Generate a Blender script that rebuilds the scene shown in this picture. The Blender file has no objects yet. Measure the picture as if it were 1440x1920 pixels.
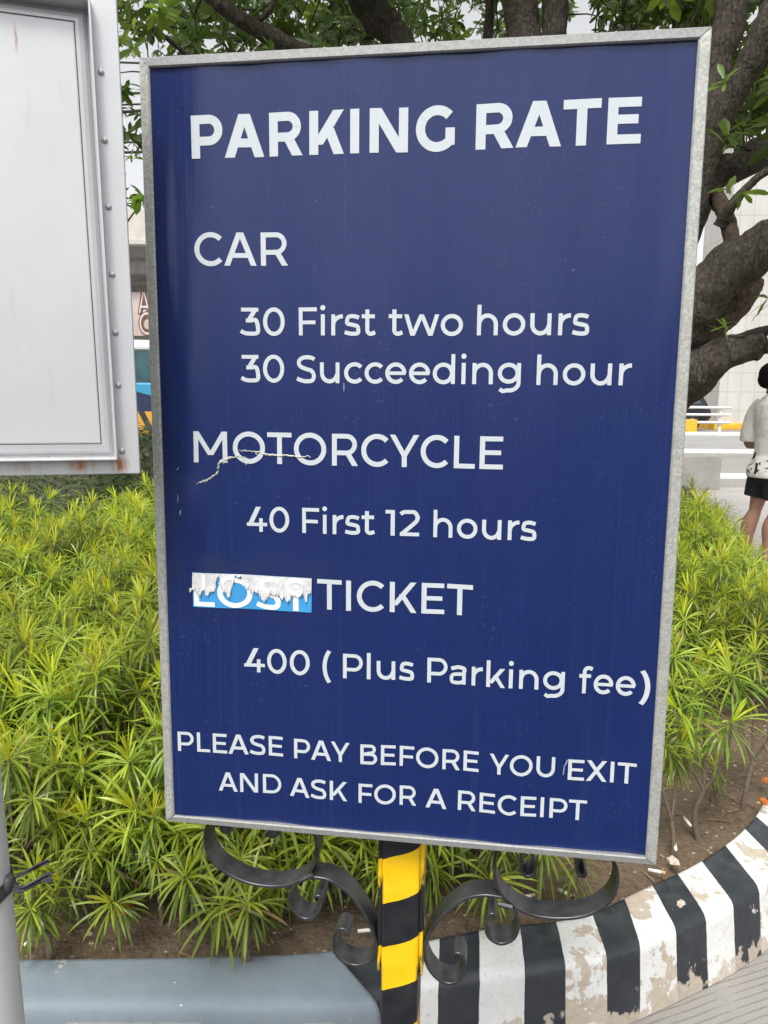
import bpy, bmesh, math, random
from math import sin, cos, pi, radians, sqrt, atan2, exp
from mathutils import Vector, Matrix, noise

# ------------------------------------------------------------------ camera, sky, sun, exposure
S = bpy.context.scene
COL = S.collection
CH = 1.42                                   # eye height of the photographer
PITCH, ROLL, FPX = radians(8.556), radians(0.5355), 1455.5
cam_d = bpy.data.cameras.new('camera')
cam_d.sensor_fit = 'VERTICAL'; cam_d.sensor_height = 36.0; cam_d.sensor_width = 27.0
cam_d.lens = 36.0 * FPX / 1920.0
cam_d.clip_start = 0.05; cam_d.clip_end = 2000
cam = bpy.data.objects.new('camera', cam_d); COL.objects.link(cam)
cp, sp = cos(PITCH), sin(PITCH); cr, sr = cos(ROLL), sin(ROLL)
_r0 = Vector((1, 0, 0)); _u0 = Vector((0, sp, cp)); _f0 = Vector((0, cp, -sp))
_right = cr * _r0 + sr * _u0
_up = -sr * _r0 + cr * _u0
cam.matrix_world = Matrix(((_right.x, _up.x, -_f0.x, 0), (_right.y, _up.y, -_f0.y, 0), (_right.z, _up.z, -_f0.z, CH), (0, 0, 0, 1)))
S.camera = cam

SUN_EL, SUN_ROT = 58.0, 200.0
world = bpy.data.worlds.new('World'); S.world = world; world.use_nodes = True
wn = world.node_tree; wn.nodes.clear()
_o = wn.nodes.new('ShaderNodeOutputWorld'); _b = wn.nodes.new('ShaderNodeBackground')
_s = wn.nodes.new('ShaderNodeTexSky'); _s.sky_type = 'NISHITA'; _s.sun_disc = False
_s.sun_elevation = radians(SUN_EL); _s.sun_rotation = radians(SUN_ROT)
_s.dust_density = 4.0; _s.air_density = 1.0; _s.ozone_density = 1.0
_h = wn.nodes.new('ShaderNodeHueSaturation'); _h.inputs['Saturation'].default_value = 0.09   # overcast: a white sky
wn.links.new(_s.outputs[0], _h.inputs['Color']); wn.links.new(_h.outputs[0], _b.inputs['Color'])
_b.inputs['Strength'].default_value = 0.15
wn.links.new(_b.outputs[0], _o.inputs['Surface'])

sun_d = bpy.data.lights.new('sun', 'SUN'); sun_d.energy = 1.3; sun_d.angle = radians(14); sun_d.color = (1.0, 0.96, 0.89)
sun = bpy.data.objects.new('sun', sun_d); COL.objects.link(sun)
# towards the sun: behind the photographer's left shoulder, high
_az, _el = radians(SUN_ROT), radians(SUN_EL)
_dir = Vector((sin(_az) * cos(_el), cos(_az) * cos(_el), sin(_el)))
sun.rotation_euler = _dir.to_track_quat('Z', 'Y').to_euler()

S.view_settings.view_transform = 'Standard'; S.view_settings.look = 'None'
S.view_settings.exposure = 0.72; S.view_settings.gamma = 1.0
S.cycles.max_bounces = 8; S.cycles.transparent_max_bounces = 8
S.cycles.use_denoising = True

R = random.Random(7)

# ------------------------------------------------------------------ measuring helpers
CAM = Vector((0, 0, CH))
def ray(px, py):
    return (px - 720) / FPX * _right - (py - 960) / FPX * _up + _f0
def at(px, py, Y):
    r = ray(px, py); return CAM + r * (Y / r.y)
def onz(px, py, z):
    r = ray(px, py); return CAM + r * ((z - CH) / r.z)

# ------------------------------------------------------------------ node helpers
class Mat:
    def __init__(s, name):
        s.m = bpy.data.materials.new(name); s.m.use_nodes = True
        s.t = s.m.node_tree; s.t.nodes.clear()
        s.out = s.n('OutputMaterial')
    def n(s, kind, **kw):
        nd = s.t.nodes.new('ShaderNode' + kind)
        for k, v in kw.items(): setattr(nd, k, v)
        return nd
    def put(s, sock, v):
        if isinstance(v, bpy.types.NodeSocket): s.t.links.new(v, sock)
        elif isinstance(v, (tuple, list)) and len(v) == 3 and sock.type == 'RGBA': sock.default_value = (*v, 1)
        else: sock.default_value = v
    def coord(s, which='Object'): return s.n('TexCoord').outputs[which]
    def mapping(s, vec, scale=(1, 1, 1), loc=(0, 0, 0)):
        m = s.n('Mapping'); s.put(m.inputs['Vector'], vec); m.inputs['Scale'].default_value = scale; m.inputs['Location'].default_value = loc
        return m.outputs[0]
    def noise(s, vec, scale, detail=4, rough=0.55, dist=0.0):
        n = s.n('TexNoise'); s.put(n.inputs['Vector'], vec); n.inputs['Scale'].default_value = scale
        n.inputs['Detail'].default_value = detail; n.inputs['Roughness'].default_value = rough; n.inputs['Distortion'].default_value = dist
        return n.outputs['Fac']
    def vor(s, vec, scale, feature='F1', out='Distance', rnd=1.0):
        n = s.n('TexVoronoi'); n.feature = feature; s.put(n.inputs['Vector'], vec); n.inputs['Scale'].default_value = scale
        n.inputs['Randomness'].default_value = rnd
        return n.outputs[out]
    def math(s, op, a, b=0.0, c=0.0):
        n = s.n('Math', operation=op); s.put(n.inputs[0], a); s.put(n.inputs[1], b)
        s.put(n.inputs[2], c); return n.outputs[0]
    def ramp(s, fac, lo, hi, a=0.0, b=1.0):
        n = s.n('MapRange'); n.clamp = True
        s.put(n.inputs['Value'], fac); n.inputs['From Min'].default_value = lo; n.inputs['From Max'].default_value = hi
        n.inputs['To Min'].default_value = a; n.inputs['To Max'].default_value = b
        return n.outputs[0]
    def mix(s, fac, a, b):
        n = s.n('Mix', data_type='RGBA'); s.put(n.inputs['Factor'], fac); s.put(n.inputs['A'], a) if False else None
        s.put(n.inputs[0], fac); s.put(n.inputs[6], a); s.put(n.inputs[7], b); return n.outputs[2]
    def sep(s, vec):
        n = s.n('SeparateXYZ'); s.put(n.inputs[0], vec); return n.outputs
    def rnd(s): return s.n('ObjectInfo').outputs['Random']
    def bump(s, h, strength=0.3, dist=0.01):
        n = s.n('Bump'); s.put(n.inputs['Height'], h); n.inputs['Strength'].default_value = strength; n.inputs['Distance'].default_value = dist
        return n.outputs[0]
    def pbr(s, color, rough=0.6, metal=0.0, normal=None, spec=0.5, **kw):
        b = s.n('BsdfPrincipled'); s.put(b.inputs['Base Color'], color); s.put(b.inputs['Roughness'], rough); s.put(b.inputs['Metallic'], metal)
        s.put(b.inputs['Specular IOR Level'], spec)
        if normal is not None: s.put(b.inputs['Normal'], normal)
        for k, v in kw.items(): s.put(b.inputs[k.replace('_', ' ')], v)
        return b.outputs[0]
    def done(s, sh):
        s.t.links.new(sh, s.out.inputs['Surface']); return s.m

def simple(name, c, rough=0.6, metal=0.0, var=0.12, scale=8.0, bump=0.0, bscale=60.0, spec=0.5):
    m = Mat(name); o = m.coord()
    n = m.noise(o, scale, 5)
    col = m.mix(m.ramp(n, 0.3, 0.7), tuple(x * (1 - var) for x in c), tuple(min(1, x * (1 + var)) for x in c))
    nm = m.bump(m.noise(o, bscale, 4), bump, 0.01) if bump else None
    return m.done(m.pbr(col, rough, metal, nm, spec))

# ------------------------------------------------------------------ mesh helpers
class MB:
    def __init__(s): s.v = []; s.f = []; s.uv = {}; s.mi = []
    def add(s, verts, faces, mi=0):
        b = len(s.v); s.v += [tuple(p) for p in verts]; s.f += [tuple(i + b for i in f) for f in faces]; s.mi += [mi] * len(faces)
        return b
    def box(s, c, d, rz=0.0, bev=0.0, mi=0, M=None):
        hx, hy, hz = d[0] / 2, d[1] / 2, d[2] / 2
        if bev <= 0:
            vs = [(x, y, z) for x in (-hx, hx) for y in (-hy, hy) for z in (-hz, hz)]
            fs = [(0, 1, 3, 2), (4, 6, 7, 5), (0, 4, 5, 1), (2, 3, 7, 6), (0, 2, 6, 4), (1, 5, 7, 3)]
        else:
            bm = bmesh.new(); bmesh.ops.create_cube(bm, size=1.0)
            bmesh.ops.scale(bm, vec=d, verts=bm.verts)
            bmesh.ops.bevel(bm, geom=bm.edges[:], offset=bev, segments=2, profile=0.5, affect='EDGES')
            bm.verts.index_update()
            vs = [tuple(v.co) for v in bm.verts]; fs = [tuple(v.index for v in f.verts) for f in bm.faces]; bm.free()
        T = Matrix.Translation(c) @ Matrix.Rotation(rz, 4, 'Z') if M is None else M @ Matrix.Translation(c) @ Matrix.Rotation(rz, 4, 'Z')
        s.add([T @ Vector(v) for v in vs], fs, mi)
    def tube(s, pts, rad, n=10, caps=True, mi=0, wob=0.0, seed=0.0):
        pts = [Vector(p) for p in pts]
        if not isinstance(rad, (list, tuple)): rad = [rad] * len(pts)
        vs = []; fs = []
        t0 = (pts[1] - pts[0]).normalized()
        a = t0.orthogonal().normalized()
        for i, p in enumerate(pts):
            t = ((pts[min(i + 1, len(pts) - 1)] - pts[max(i - 1, 0)])).normalized()
            a = (a - t * a.dot(t)).normalized(); b = t.cross(a)
            for k in range(n):
                an = 2 * pi * k / n; d = cos(an) * a + sin(an) * b
                r = rad[i]
                if wob: r *= 1 + wob * noise.noise((p + d * r) * (0.9 / max(r, .02)) * .5 + Vector((seed, 0, 0)))
                vs.append(p + d * r)
        m = len(pts)
        for i in range(m - 1):
            for k in range(n):
                fs.append((i * n + k, i * n + (k + 1) % n, (i + 1) * n + (k + 1) % n, (i + 1) * n + k))
        if caps:
            fs.append(tuple(range(n - 1, -1, -1))); fs.append(tuple((m - 1) * n + k for k in range(n)))
        s.add(vs, fs, mi)
    def ell(s, c, r, nu=16, nv=10, mi=0, M=None):
        vs = []; fs = []
        for j in range(nv + 1):
            th = pi * j / nv
            for i in range(nu):
                ph = 2 * pi * i / nu
                vs.append((sin(th) * cos(ph) * r[0], sin(th) * sin(ph) * r[1], cos(th) * r[2]))
        for j in range(nv):
            for i in range(nu): fs.append((j * nu + i, (j + 1) * nu + i, (j + 1) * nu + (i + 1) % nu, j * nu + (i + 1) % nu))
        T = Matrix.Translation(c) if M is None else Matrix.Translation(c) @ M
        s.add([T @ Vector(v) for v in vs], fs, mi)
    def loft(s, rings, caps=True, mi=0):
        n = len(rings[0]); vs = [p for r in rings for p in r]; fs = []
        for i in range(len(rings) - 1):
            for k in range(n): fs.append((i * n + k, i * n + (k + 1) % n, (i + 1) * n + (k + 1) % n, (i + 1) * n + k))
        if caps:
            fs.append(tuple(range(n - 1, -1, -1))); fs.append(tuple((len(rings) - 1) * n + k for k in range(n)))
        s.add(vs, fs, mi)
    def build(s, name, mats, parent=None, smooth=False, M=None):
        me = bpy.data.meshes.new(name)
        vs = s.v if M is None else [tuple(M @ Vector(v)) for v in s.v]
        me.from_pydata(vs, [], s.f)
        if not isinstance(mats, (list, tuple)): mats = [mats]
        for m in mats: me.materials.append(m)
        if len(mats) > 1: me.polygons.foreach_set('material_index', s.mi)
        if smooth: me.polygons.foreach_set('use_smooth', [True] * len(me.polygons))
        me.validate(); me.update()
        o = bpy.data.objects.new(name, me); COL.objects.link(o)
        if parent: o.parent = parent
        return o

def set_uv(o, uvs):
    """uvs: one (u, v) per vertex"""
    l = o.data.uv_layers.new(name='UVMap')
    vi = [0] * len(o.data.loops); o.data.loops.foreach_get('vertex_index', vi)
    l.data.foreach_set('uv', [c for i in vi for c in uvs[i]])

def thing(name, loc=(0, 0, 0), rz=0.0):
    o = bpy.data.objects.new(name, None); COL.objects.link(o); o.location = loc; o.rotation_euler = (0, 0, rz); o.empty_display_size = 0.1
    return o
def tag(o, label, cat, group=None, kind=None):
    o['label'] = label; o['category'] = cat
    if group: o['group'] = group
    if kind: o['kind'] = kind
    return o
def struct(o, label=None, cat=None):
    o['kind'] = 'structure'
    if label: o['label'] = label; o['category'] = cat
    return o
def copy_tree(o, parent=None):
    c = o.copy(); COL.objects.link(c)
    if parent: c.parent = parent
    for ch in [x for x in o.children]: copy_tree(ch, c)
    return c
def crom(P, n=8, closed=False):
    P = [Vector(p) for p in P]; out = []
    for i in range(len(P) - 1):
        p0 = P[i - 1] if i else P[0] * 2 - P[1]; p1, p2 = P[i], P[i + 1]
        p3 = P[i + 2] if i + 2 < len(P) else P[-1] * 2 - P[-2]
        for k in range(n):
            t = k / n
            out.append(0.5 * ((2 * p1) + (p2 - p0) * t + (2 * p0 - 5 * p1 + 4 * p2 - p3) * t * t + (3 * p1 - p0 - 3 * p2 + p3) * t ** 3))
    out.append(P[-1]); return out

# ------------------------------------------------------------------ drawn lettering (a geometric sans built from strokes; capitals are 700 units high)
def _rect(x0, y0, x1, y1):
    out = []; nx = max(1, int(abs(x1 - x0) / 160)); ny = max(1, int(abs(y1 - y0) / 160))
    for i in range(nx):
        for j in range(ny):
            a, b = x0 + (x1 - x0) * i / nx, x0 + (x1 - x0) * (i + 1) / nx
            c, d = y0 + (y1 - y0) * j / ny, y0 + (y1 - y0) * (j + 1) / ny
            out.append([(a, c), (b, c), (b, d), (a, d)])
    return out
def _para(xb, yb, xt, yt, hw):
    out = []
    for i in range(4):
        t0, t1 = i / 4, (i + 1) / 4
        a, b = xb + (xt - xb) * t0, xb + (xt - xb) * t1
        c, d = yb + (yt - yb) * t0, yb + (yt - yb) * t1
        out.append([(a, c), (a + hw, c), (b + hw, d), (b, d)])
    return out
def _path(P, w):
    out = []; n = len(P); L = []
    for i in range(n):
        a, b = P[max(i - 1, 0)], P[min(i + 1, n - 1)]
        dx, dy = b[0] - a[0], b[1] - a[1]; l = math.hypot(dx, dy) or 1
        nx, ny = -dy / l * w / 2, dx / l * w / 2
        L.append(((P[i][0] + nx, P[i][1] + ny), (P[i][0] - nx, P[i][1] - ny)))
    for i in range(n - 1): out.append([L[i][0], L[i][1], L[i + 1][1], L[i + 1][0]])
    return out
def _arc(cx, cy, rx, ry, a0, a1, n=None):
    n = n or max(6, int(abs(a1 - a0) / 9))
    return [(cx + rx * cos(radians(a0 + (a1 - a0) * i / n)), cy + ry * sin(radians(a0 + (a1 - a0) * i / n))) for i in range(n + 1)]
def _spl(P, n=7): return [(p.x, p.y) for p in crom([(x, y, 0) for x, y in P], n)]
def _poly(pts): return [pts]

def glyph(c, w):
    """-> ink width, left bearing, right bearing, list of stroke polygons"""
    h = w / 2; d = w * 1.13; t = w * 0.94
    if c == 'A':
        W = 690; m = W / 2
        return W, 4, 4, _para(0, 0, m - d * .58, 700, d) + _para(W - d, 0, m - d * .42, 700, d) + _rect(135 + w * .3, 165, W - 135 - w * .3, 165 + t)
    if c == 'B':
        W = 570
        return W, 88, 34, _rect(0, 0, w, 700) + _path([(w, 700 - t / 2), (330, 700 - t / 2)] + _arc(350, 529, 175 - h, 171 - t / 2, 90, -90) + [(w, 358)], t) + \
            _path([(w, 358), (370, 358)] + _arc(370, 179 + t / 4, W - 370 - h, 179 - t / 4, 90, -90) + [(w, t / 2)], t)
    if c == 'C': return 618, 42, 22, _path(_arc(352, 350, 352 - h, 361 - h, 44, 316), w)
    if c == 'D':
        W = 665
        return W, 88, 42, _rect(0, 0, w, 700) + _path([(w, 700 - t / 2), (W - 350, 700 - t / 2)] + _arc(W - 350, 350, 350 - h, 350 - t / 2, 90, -90) + [(w, t / 2)], t)
    if c == 'E': return 500, 88, 40, _rect(0, 0, w, 700) + _rect(w, 0, 500, t) + _rect(w, 700 - t, 490, 700) + _rect(w, 305, 455, 305 + t * .96)
    if c == 'F': return 488, 88, 20, _rect(0, 0, w, 700) + _rect(w, 700 - t, 488, 700) + _rect(w, 280, 450, 280 + t * .96)
    if c == 'G': return 640, 42, 70, _path(_arc(352, 350, 352 - h, 361 - h, 44, 322), w) + _rect(640 - w, 90, 640, 362)
    if c == 'I': return w, 88, 88, _rect(0, 0, w, 700)
    if c == 'K':
        W = 605
        return W, 88, 6, _rect(0, 0, w, 700) + _para(w - d * .62, 160, W - 28 - d, 700, d * 1.08) + _para(W - d * 1.1, 0, w + 92, 420, d * 1.02)
    if c == 'L': return 455, 88, 14, _rect(0, 0, w, 700) + _rect(w, 0, 455, t)
    if c == 'M':
        W = 770; m = W / 2
        return W, 88, 88, _rect(0, 0, w, 700) + _rect(W - w, 0, W, 700) + _para(m - d * .5, 170, 0, 700, d * .98) + _para(m - d * .5, 170, W - d, 700, d)
    if c == 'N':
        W = 635
        return W, 88, 88, _rect(0, 0, w, 700) + _rect(W - w, 0, W, 700) + _para(W - d * 1.12, 0, 0, 700, d * 1.12)
    if c == 'O': return 752, 42, 42, _path(_arc(376, 350, 376 - h, 361 - h, 0, 360, 44), w)
    if c in 'PR':
        W = 562 if c == 'P' else 560; b = 208 if c == 'P' else 232; r = (700 - b) / 2
        g = _rect(0, 0, w, 700) + _path([(w, 700 - t / 2), (W - r - 20, 700 - t / 2)] + _arc(W - r, b + r, r - h, r - t / 2, 90, -90) + [(w, b + t / 2)], t)
        if c == 'R':
            W = 582; g = g + _para(W - d * 1.06, 0, W - d * 1.06 - 175, b + t * .6, d * 1.06)
            return W, 88, 28, g
        return W, 88, 24, g
    if c == 'S':
        W = 545
        return W, 28, 28, _path(_spl([(505, 700 - h - 48), (430, 700 - h - 8), (300, 708 - h), (165, 700 - h - 18), (28 + h, 560 - h * .2), (62 + h, 428), (270, 358), (420, 312), (W - h - 6, 200), (450, 50 + h * .4), (285, -9 + h), (150, 12 + h), (22, 62 + h)]), w)
    if c == 'T': return 560, 12, 12, _rect(0, 700 - t, 560, 700) + _rect(280 - h, 0, 280 + h, 700 - t)
    if c == 'U':
        W = 610
        return W, 82, 82, _path([(h, 700), (h, 480), (h, 300)] + _arc(W / 2, 296, W / 2 - h, 305 - h, 180, 360)[1:] + [(W - h, 480), (W - h, 700)], w)
    if c == 'X':
        W = 635
        return W, 14, 14, _para(0, 0, W - d * 1.1 - 12, 700, d * 1.1) + _para(W - d * 1.1, 0, 12, 700, d * 1.1)
    if c == 'Y':
        W = 640; m = W / 2
        return W, -6, -6, _rect(m - h, 0, m + h, 262) + _para(m - h, 232, 0, 700, w * 1.09) + _para(m - h * 1.18, 232, W - w * 1.09, 700, w * 1.09)
    # figures
    if c == '0': return 556, 45, 45, _path(_arc(278, 350, 278 - h, 361 - h, 0, 360, 40), w)
    if c == '1': return 238, 8, 92, _rect(238 - w, 0, 238, 700) + _rect(0, 700 - t, 238 - w, 700)
    if c == '2': return 500, 26, 36, _rect(14, 0, 500, t) + _path(_spl([(28, 595), (110, 675 - h * .5), (235, 709 - h), (375, 680 - h * .6), (464 - h * .2, 530), (428, 410), (330, 305), (70, t * .62)]), w)
    if c == '3': return 500, 16, 40, _rect(30, 700 - t, 470, 700) + _path([(455 - h, 690 - h * .3), (240, 432 - h * .3)], w * 1.05) + _rect(150, 430 - w, 250, 430) + \
        _path([(215, 430 - h)] + _spl([(280, 430 - h), (400, 400 - h * .3), (500 - h, 245), (440, 70), (270, -9 + h), (120, 22 + h * .7), (16, 92 + h * .4)]), w)
    if c == '4':
        W = 598
        return W, 22, 22, _para(18, 160, 285, 700, d * 1.2) + _rect(18, 160, W, 160 + t * .95) + _rect(372, 0, 372 + w * .96, 380)
    # lower case
    xh = 531
    if c in 'acdegoqu' or c in 'nhmr':
        cy, ry = 262, 271
    if c == 'o': return 556, 38, 38, _path(_arc(278, 262, 278 - h, 271 - h, 0, 360, 36), w)
    if c == 'c': return 486, 38, 18, _path(_arc(278, 262, 278 - h, 271 - h, 42, 318), w)
    if c == 'e': return 540, 38, 34, _path(_arc(272, 262, 272 - h, 271 - h, 0, 318), w) + _rect(w * .7, 262 - w * .42, 536 - w * .12, 262 + w * .42)
    if c == 'd': return 572, 38, 82, _path(_arc(274, 262, 274 - h, 271 - h, 0, 360, 36), w) + _rect(572 - w * .96, 0, 572, 742)
    if c == 'g': return 576, 38, 82, _path(_arc(274, 275, 274 - h, 258 - h, 0, 360, 36), w) + _rect(576 - w * .96, 40, 576, 526) + \
        _path([(576 - w * .48, 60)] + _arc(290, 45, 286 - w * .48, 247 - h, 0, -100, 14)[1:] + [(130, -180 + h * .2), (58, -128 + h * .2)], w)
    if c == 'a': return 446, 34, 76, _rect(446 - w * .96, 0, 446, 330) + _path([(446 - w * .48, 300)] + _spl([(446 - w * .48, 330), (400, 468 - h * .5), (245, 531 - h), (130, 505 - h), (42, 462 - h * .6)]), w) + \
        _path(_spl([(420, 312 - h * .5), (230, 314 - h * .6), (70 + h * .3, 250), (h, 155), (70 + h * .2, 45 + h * .3), (200, -7 + h * .9), (330, 30 + h * .5), (410, 120)]), w * .92)
    if c == 'l': return w, 86, 86, _rect(0, 0, w, 742)
    if c == 'i': return w * 1.16, 78, 78, _rect(w * .08, 0, w * 1.08, 526) + [[(w * .58 + w * .64 * cos(a), 690 + w * .64 * sin(a)) for a in [2 * pi * k / 18 for k in range(18)]]]
    if c in 'hn':
        W = 522
        return W, 86, 82, _rect(0, 0, w * .98, 742 if c == 'h' else 526) + _path([(w * .5, 250)] + _arc(W / 2, 262, W / 2 - h, 269 - h, 172, 0) + [(W - h, 150), (W - h, 0)], w)
    if c == 'u':
        W = 518
        return W, 82, 84, _rect(W - w * .98, 0, W, 526) + _path([(h, 526), (h, 380), (h, 270)] + _arc(W / 2 - 5, 262, W / 2 - h - 5, 269 - h, 180, 352), w)
    if c == 'r': return 302, 86, 14, _rect(0, 0, w * .98, 526) + _path([(w * .5, 240)] + _arc(300, 255, 300 - h, 276 - h, 172, 90), w)
    if c == 's': return 420, 22, 26, _path(_spl([(385, 452 - h * .2), (320, 518 - h), (215, 534 - h), (110, 512 - h), (26 + h, 385), (85, 300), (210, 268), (340, 232), (420 - h, 145), (350, 35 + h * .5), (215, -7 + h), (105, 6 + h), (14, 62 + h * .4)], 6), w * .98)
    if c == 't': return 362, 14, 22, _rect(0, 526 - t, 338, 526) + _path([(92 + h, 645), (92 + h, 400), (92 + h, 150)] + _arc(230, 140, 138 - h, 147 - h, 180, 270)[1:] + [(262, h - 5), (350, h + 28)], w)
    if c == 'f': return 366, 14, 8, _rect(0, 526 - t, 326, 526) + _path([(92 + h, 0), (92 + h, 300), (92 + h, 590)] + _arc(245, 590, 153 - h, 158 - h, 180, 90)[1:] + [(290, 746 - h), (362, 720 - h)], w)
    if c == 'w':
        W = 880; e = w * 1.03
        return W, 4, 4, _para(215 - e / 2, 0, 0, 526, e) + _para(215 - e / 2, 0, W / 2 - e / 2, 526, e) + _para(W - 215 - e / 2, 0, W / 2 - e / 2, 526, e) + _para(W - 215 - e / 2, 0, W - e, 526, e)
    if c == 'k': return 520, 86, 4, _rect(0, 0, w * .98, 742) + _para(w * .4, 110, 505 - d * 1.15, 526, d * 1.12) + _para(520 - d * 1.08, 0, w + 72, 330, d)
    if c == '(': return 195, 30, 10, _path(_arc(470, 275, 470 - h, 640, 135, 225, 16), w * .98)
    if c == ')': return 195, 10, 30, _path(_arc(-275, 275, 470 - h, 640, 45, -45, 16), w * .98)
    raise KeyError(c)

def word(mb, text, u0, v0, u1, v1, cap, w, put, lift):
    """sets one word so that its ink runs from (u0,v0) to (u1,v1)"""
    x = 0; items = []
    for i, c in enumerate(text):
        W, l, r, g = glyph(c, w)
        if i: x += l
        items.append((x, g)); x += W
        end = x; x += r
    sx = (u1 - u0) / end; sy = cap / 700.0; k = 0
    for ox, g in items:
        for poly in g:
            k += 1
            vs = []
            for (gx, gy) in poly:
                X = (ox + gx) * sx
                vs.append(put(u0 + X, v0 + (v1 - v0) * X / (u1 - u0) + gy * sy, lift + 0.00002 * (k % 9)))
            a = sum((poly[j][0] * poly[(j + 1) % len(poly)][1] - poly[(j + 1) % len(poly)][0] * poly[j][1]) for j in range(len(poly)))
            mb.add(vs, [tuple(range(len(vs))) if a > 0 else tuple(range(len(vs) - 1, -1, -1))])

# ------------------------------------------------------------------ materials of the sign
def m_banner(name, color, letters=False):
    m = Mat(name); o = m.coord()
    x, y, z = m.sep(o)
    weave = m.math('ADD', m.math('MULTIPLY', m.math('SINE', m.math('MULTIPLY', x, 2600.0)), .5), m.math('MULTIPLY', m.math('SINE', m.math('MULTIPLY', z, 2600.0)), .5))
    rib = m.noise(m.mapping(o, (230, 1, 3)), 1.0, 3)             # the threads of the tarpaulin
    rib2 = m.noise(m.mapping(o, (4, 1, 260)), 1.0, 3)
    soft = m.noise(m.mapping(o, (14, 1, 2.2)), 1.0, 3)           # soft vertical waves of the cloth
    h = m.math('ADD', m.math('MULTIPLY', rib, 0.10), m.math('ADD', m.math('MULTIPLY', rib2, 0.05), m.math('MULTIPLY', soft, 3.0)))
    nm = m.bump(h, 0.35, 0.003)
    c = color
    if not letters:
        patch = m.noise(m.mapping(o, (9, 1, 3)), 1.0, 4)
        c = m.mix(m.ramp(patch, .3, .7), tuple(v * .93 for v in color), (color[0] * 1.12, color[1] * 1.06, color[2] * 1.05))
        pur = m.math('MULTIPLY', m.ramp(m.noise(m.mapping(o, (5.5, 1, 1.6), (3, 0, 5)), 1.0, 4, .6), .42, .68), m.ramp(z, .9, 1.7, .35, 1.0))  # purple fading with sky sheen put into the colour, stronger towards the top
        c = m.mix(m.math('MULTIPLY', pur, .42), c, (color[0] * 3.4, color[1] * 1.35, color[2] * 1.12))
        c = m.mix(m.math('MULTIPLY', m.ramp(rib, .40, .66), .24), c, (color[0] * 2.1, color[1] * 1.6, color[2] * 1.4))
        c = m.mix(m.math('MULTIPLY', m.ramp(m.noise(m.mapping(o, (420, 1, 1.2)), 1.0, 2), .52, .66), m.math('MULTIPLY', m.ramp(m.noise(m.mapping(o, (7, 1, 2), (9, 0, 0)), 1.0, 3), .50, .66), .4)), c, (color[0] * 3.2, color[1] * 2.0, color[2] * 1.5))
        drp = m.math('MULTIPLY', m.ramp(m.noise(m.mapping(o, (60, 1, .8), (0, 0, 3)), 1.0, 3), .62, .74), .22); c = m.mix(drp, c, (.05, .06, .12))
        dst = m.math('MULTIPLY', m.ramp(m.noise(m.mapping(o, (1, 1, 1)), 260.0, 2), .62, .72), m.ramp(m.noise(o, 11.0, 4), .45, .7, 0, .35)); c = m.mix(dst, c, (.10, .11, .17))
        c = m.mix(m.math('MULTIPLY', m.ramp(rib2, .42, .66), .32), c, (color[0] * 1.6, color[1] * 1.35, color[2] * 1.25))
        # specks where the print has chipped
        sp = m.math('MULTIPLY', m.ramp(m.vor(o, 70.0), .035, .02), m.ramp(m.noise(o, 9.0, 2), .56, .62))
        c = m.mix(m.math('MULTIPLY', sp, .75), c, (.55, .6, .72))
        # grime left round the torn sticker
        gx = m.ramp(m.math('ABSOLUTE', m.math('ADD', x, .187)), .14, .05); gz = m.ramp(m.math('ABSOLUTE', m.math('SUBTRACT', z, 1.205)), .028, .008)
        gr = m.math('MULTIPLY', m.math('MULTIPLY', gx, gz), m.ramp(m.noise(o, 30.0, 5), .3, .7))
        c = m.mix(m.math('MULTIPLY', gr, .55), c, (.030, .042, .060))
        gz2 = m.ramp(m.math('ABSOLUTE', m.math('SUBTRACT', z, 1.148)), .02, .004)
        gr2 = m.math('MULTIPLY', m.math('MULTIPLY', gx, gz2), m.ramp(m.noise(o, 120.0, 5), .48, .7))
        c = m.mix(m.math('MULTIPLY', gr2, .6), c, (.02, .025, .05))
    else:
        c = m.mix(m.ramp(rib, .3, .75), color, tuple(v * .95 for v in color))
    return m.done(m.pbr(c, .24, 0, nm, .37))
M_BLUE = m_banner('blue_print', (.0072, .0195, .098))
M_WHITE = m_banner('white_print', (.55, .595, .63), True)

def m_galv(name, base, spangle=.5):
    m = Mat(name); o = m.coord()
    v = m.n('TexVoronoi'); m.put(v.inputs['Vector'], o); v.inputs['Scale'].default_value = 420.0
    sp = m.sep(v.outputs['Color'])[0]
    n = m.noise(o, 60, 6, .65)
    f = m.math('ADD', m.math('MULTIPLY', sp, .5), m.math('MULTIPLY', n, .5))
    c = m.mix(m.ramp(f, .25, .8), tuple(x * (1 - spangle) for x in base), tuple(min(1, x * (1 + spangle * .6)) for x in base))
    rust = m.ramp(m.noise(o, 26, 6, .7), .66, .74)
    c = m.mix(m.math('MULTIPLY', rust, .5), c, (.33, .24, .15))
    dirt = m.ramp(m.noise(o, 14, 5, .6), .5, .8)
    c = m.mix(m.math('MULTIPLY', dirt, .35), c, (.30, .30, .24))
    return m.done(m.pbr(c, m.ramp(f, .2, .8, .58, .42), .35, m.bump(n, .12, .002)))
M_GALV = m_galv('galvanised_steel', (.47, .475, .445), .26)
M_GALVD = m_galv('galvanised_steel_dull', (.31, .315, .31), .16)
M_RAILGAP = simple('dark_seam', (.02, .02, .025), .7)

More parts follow.
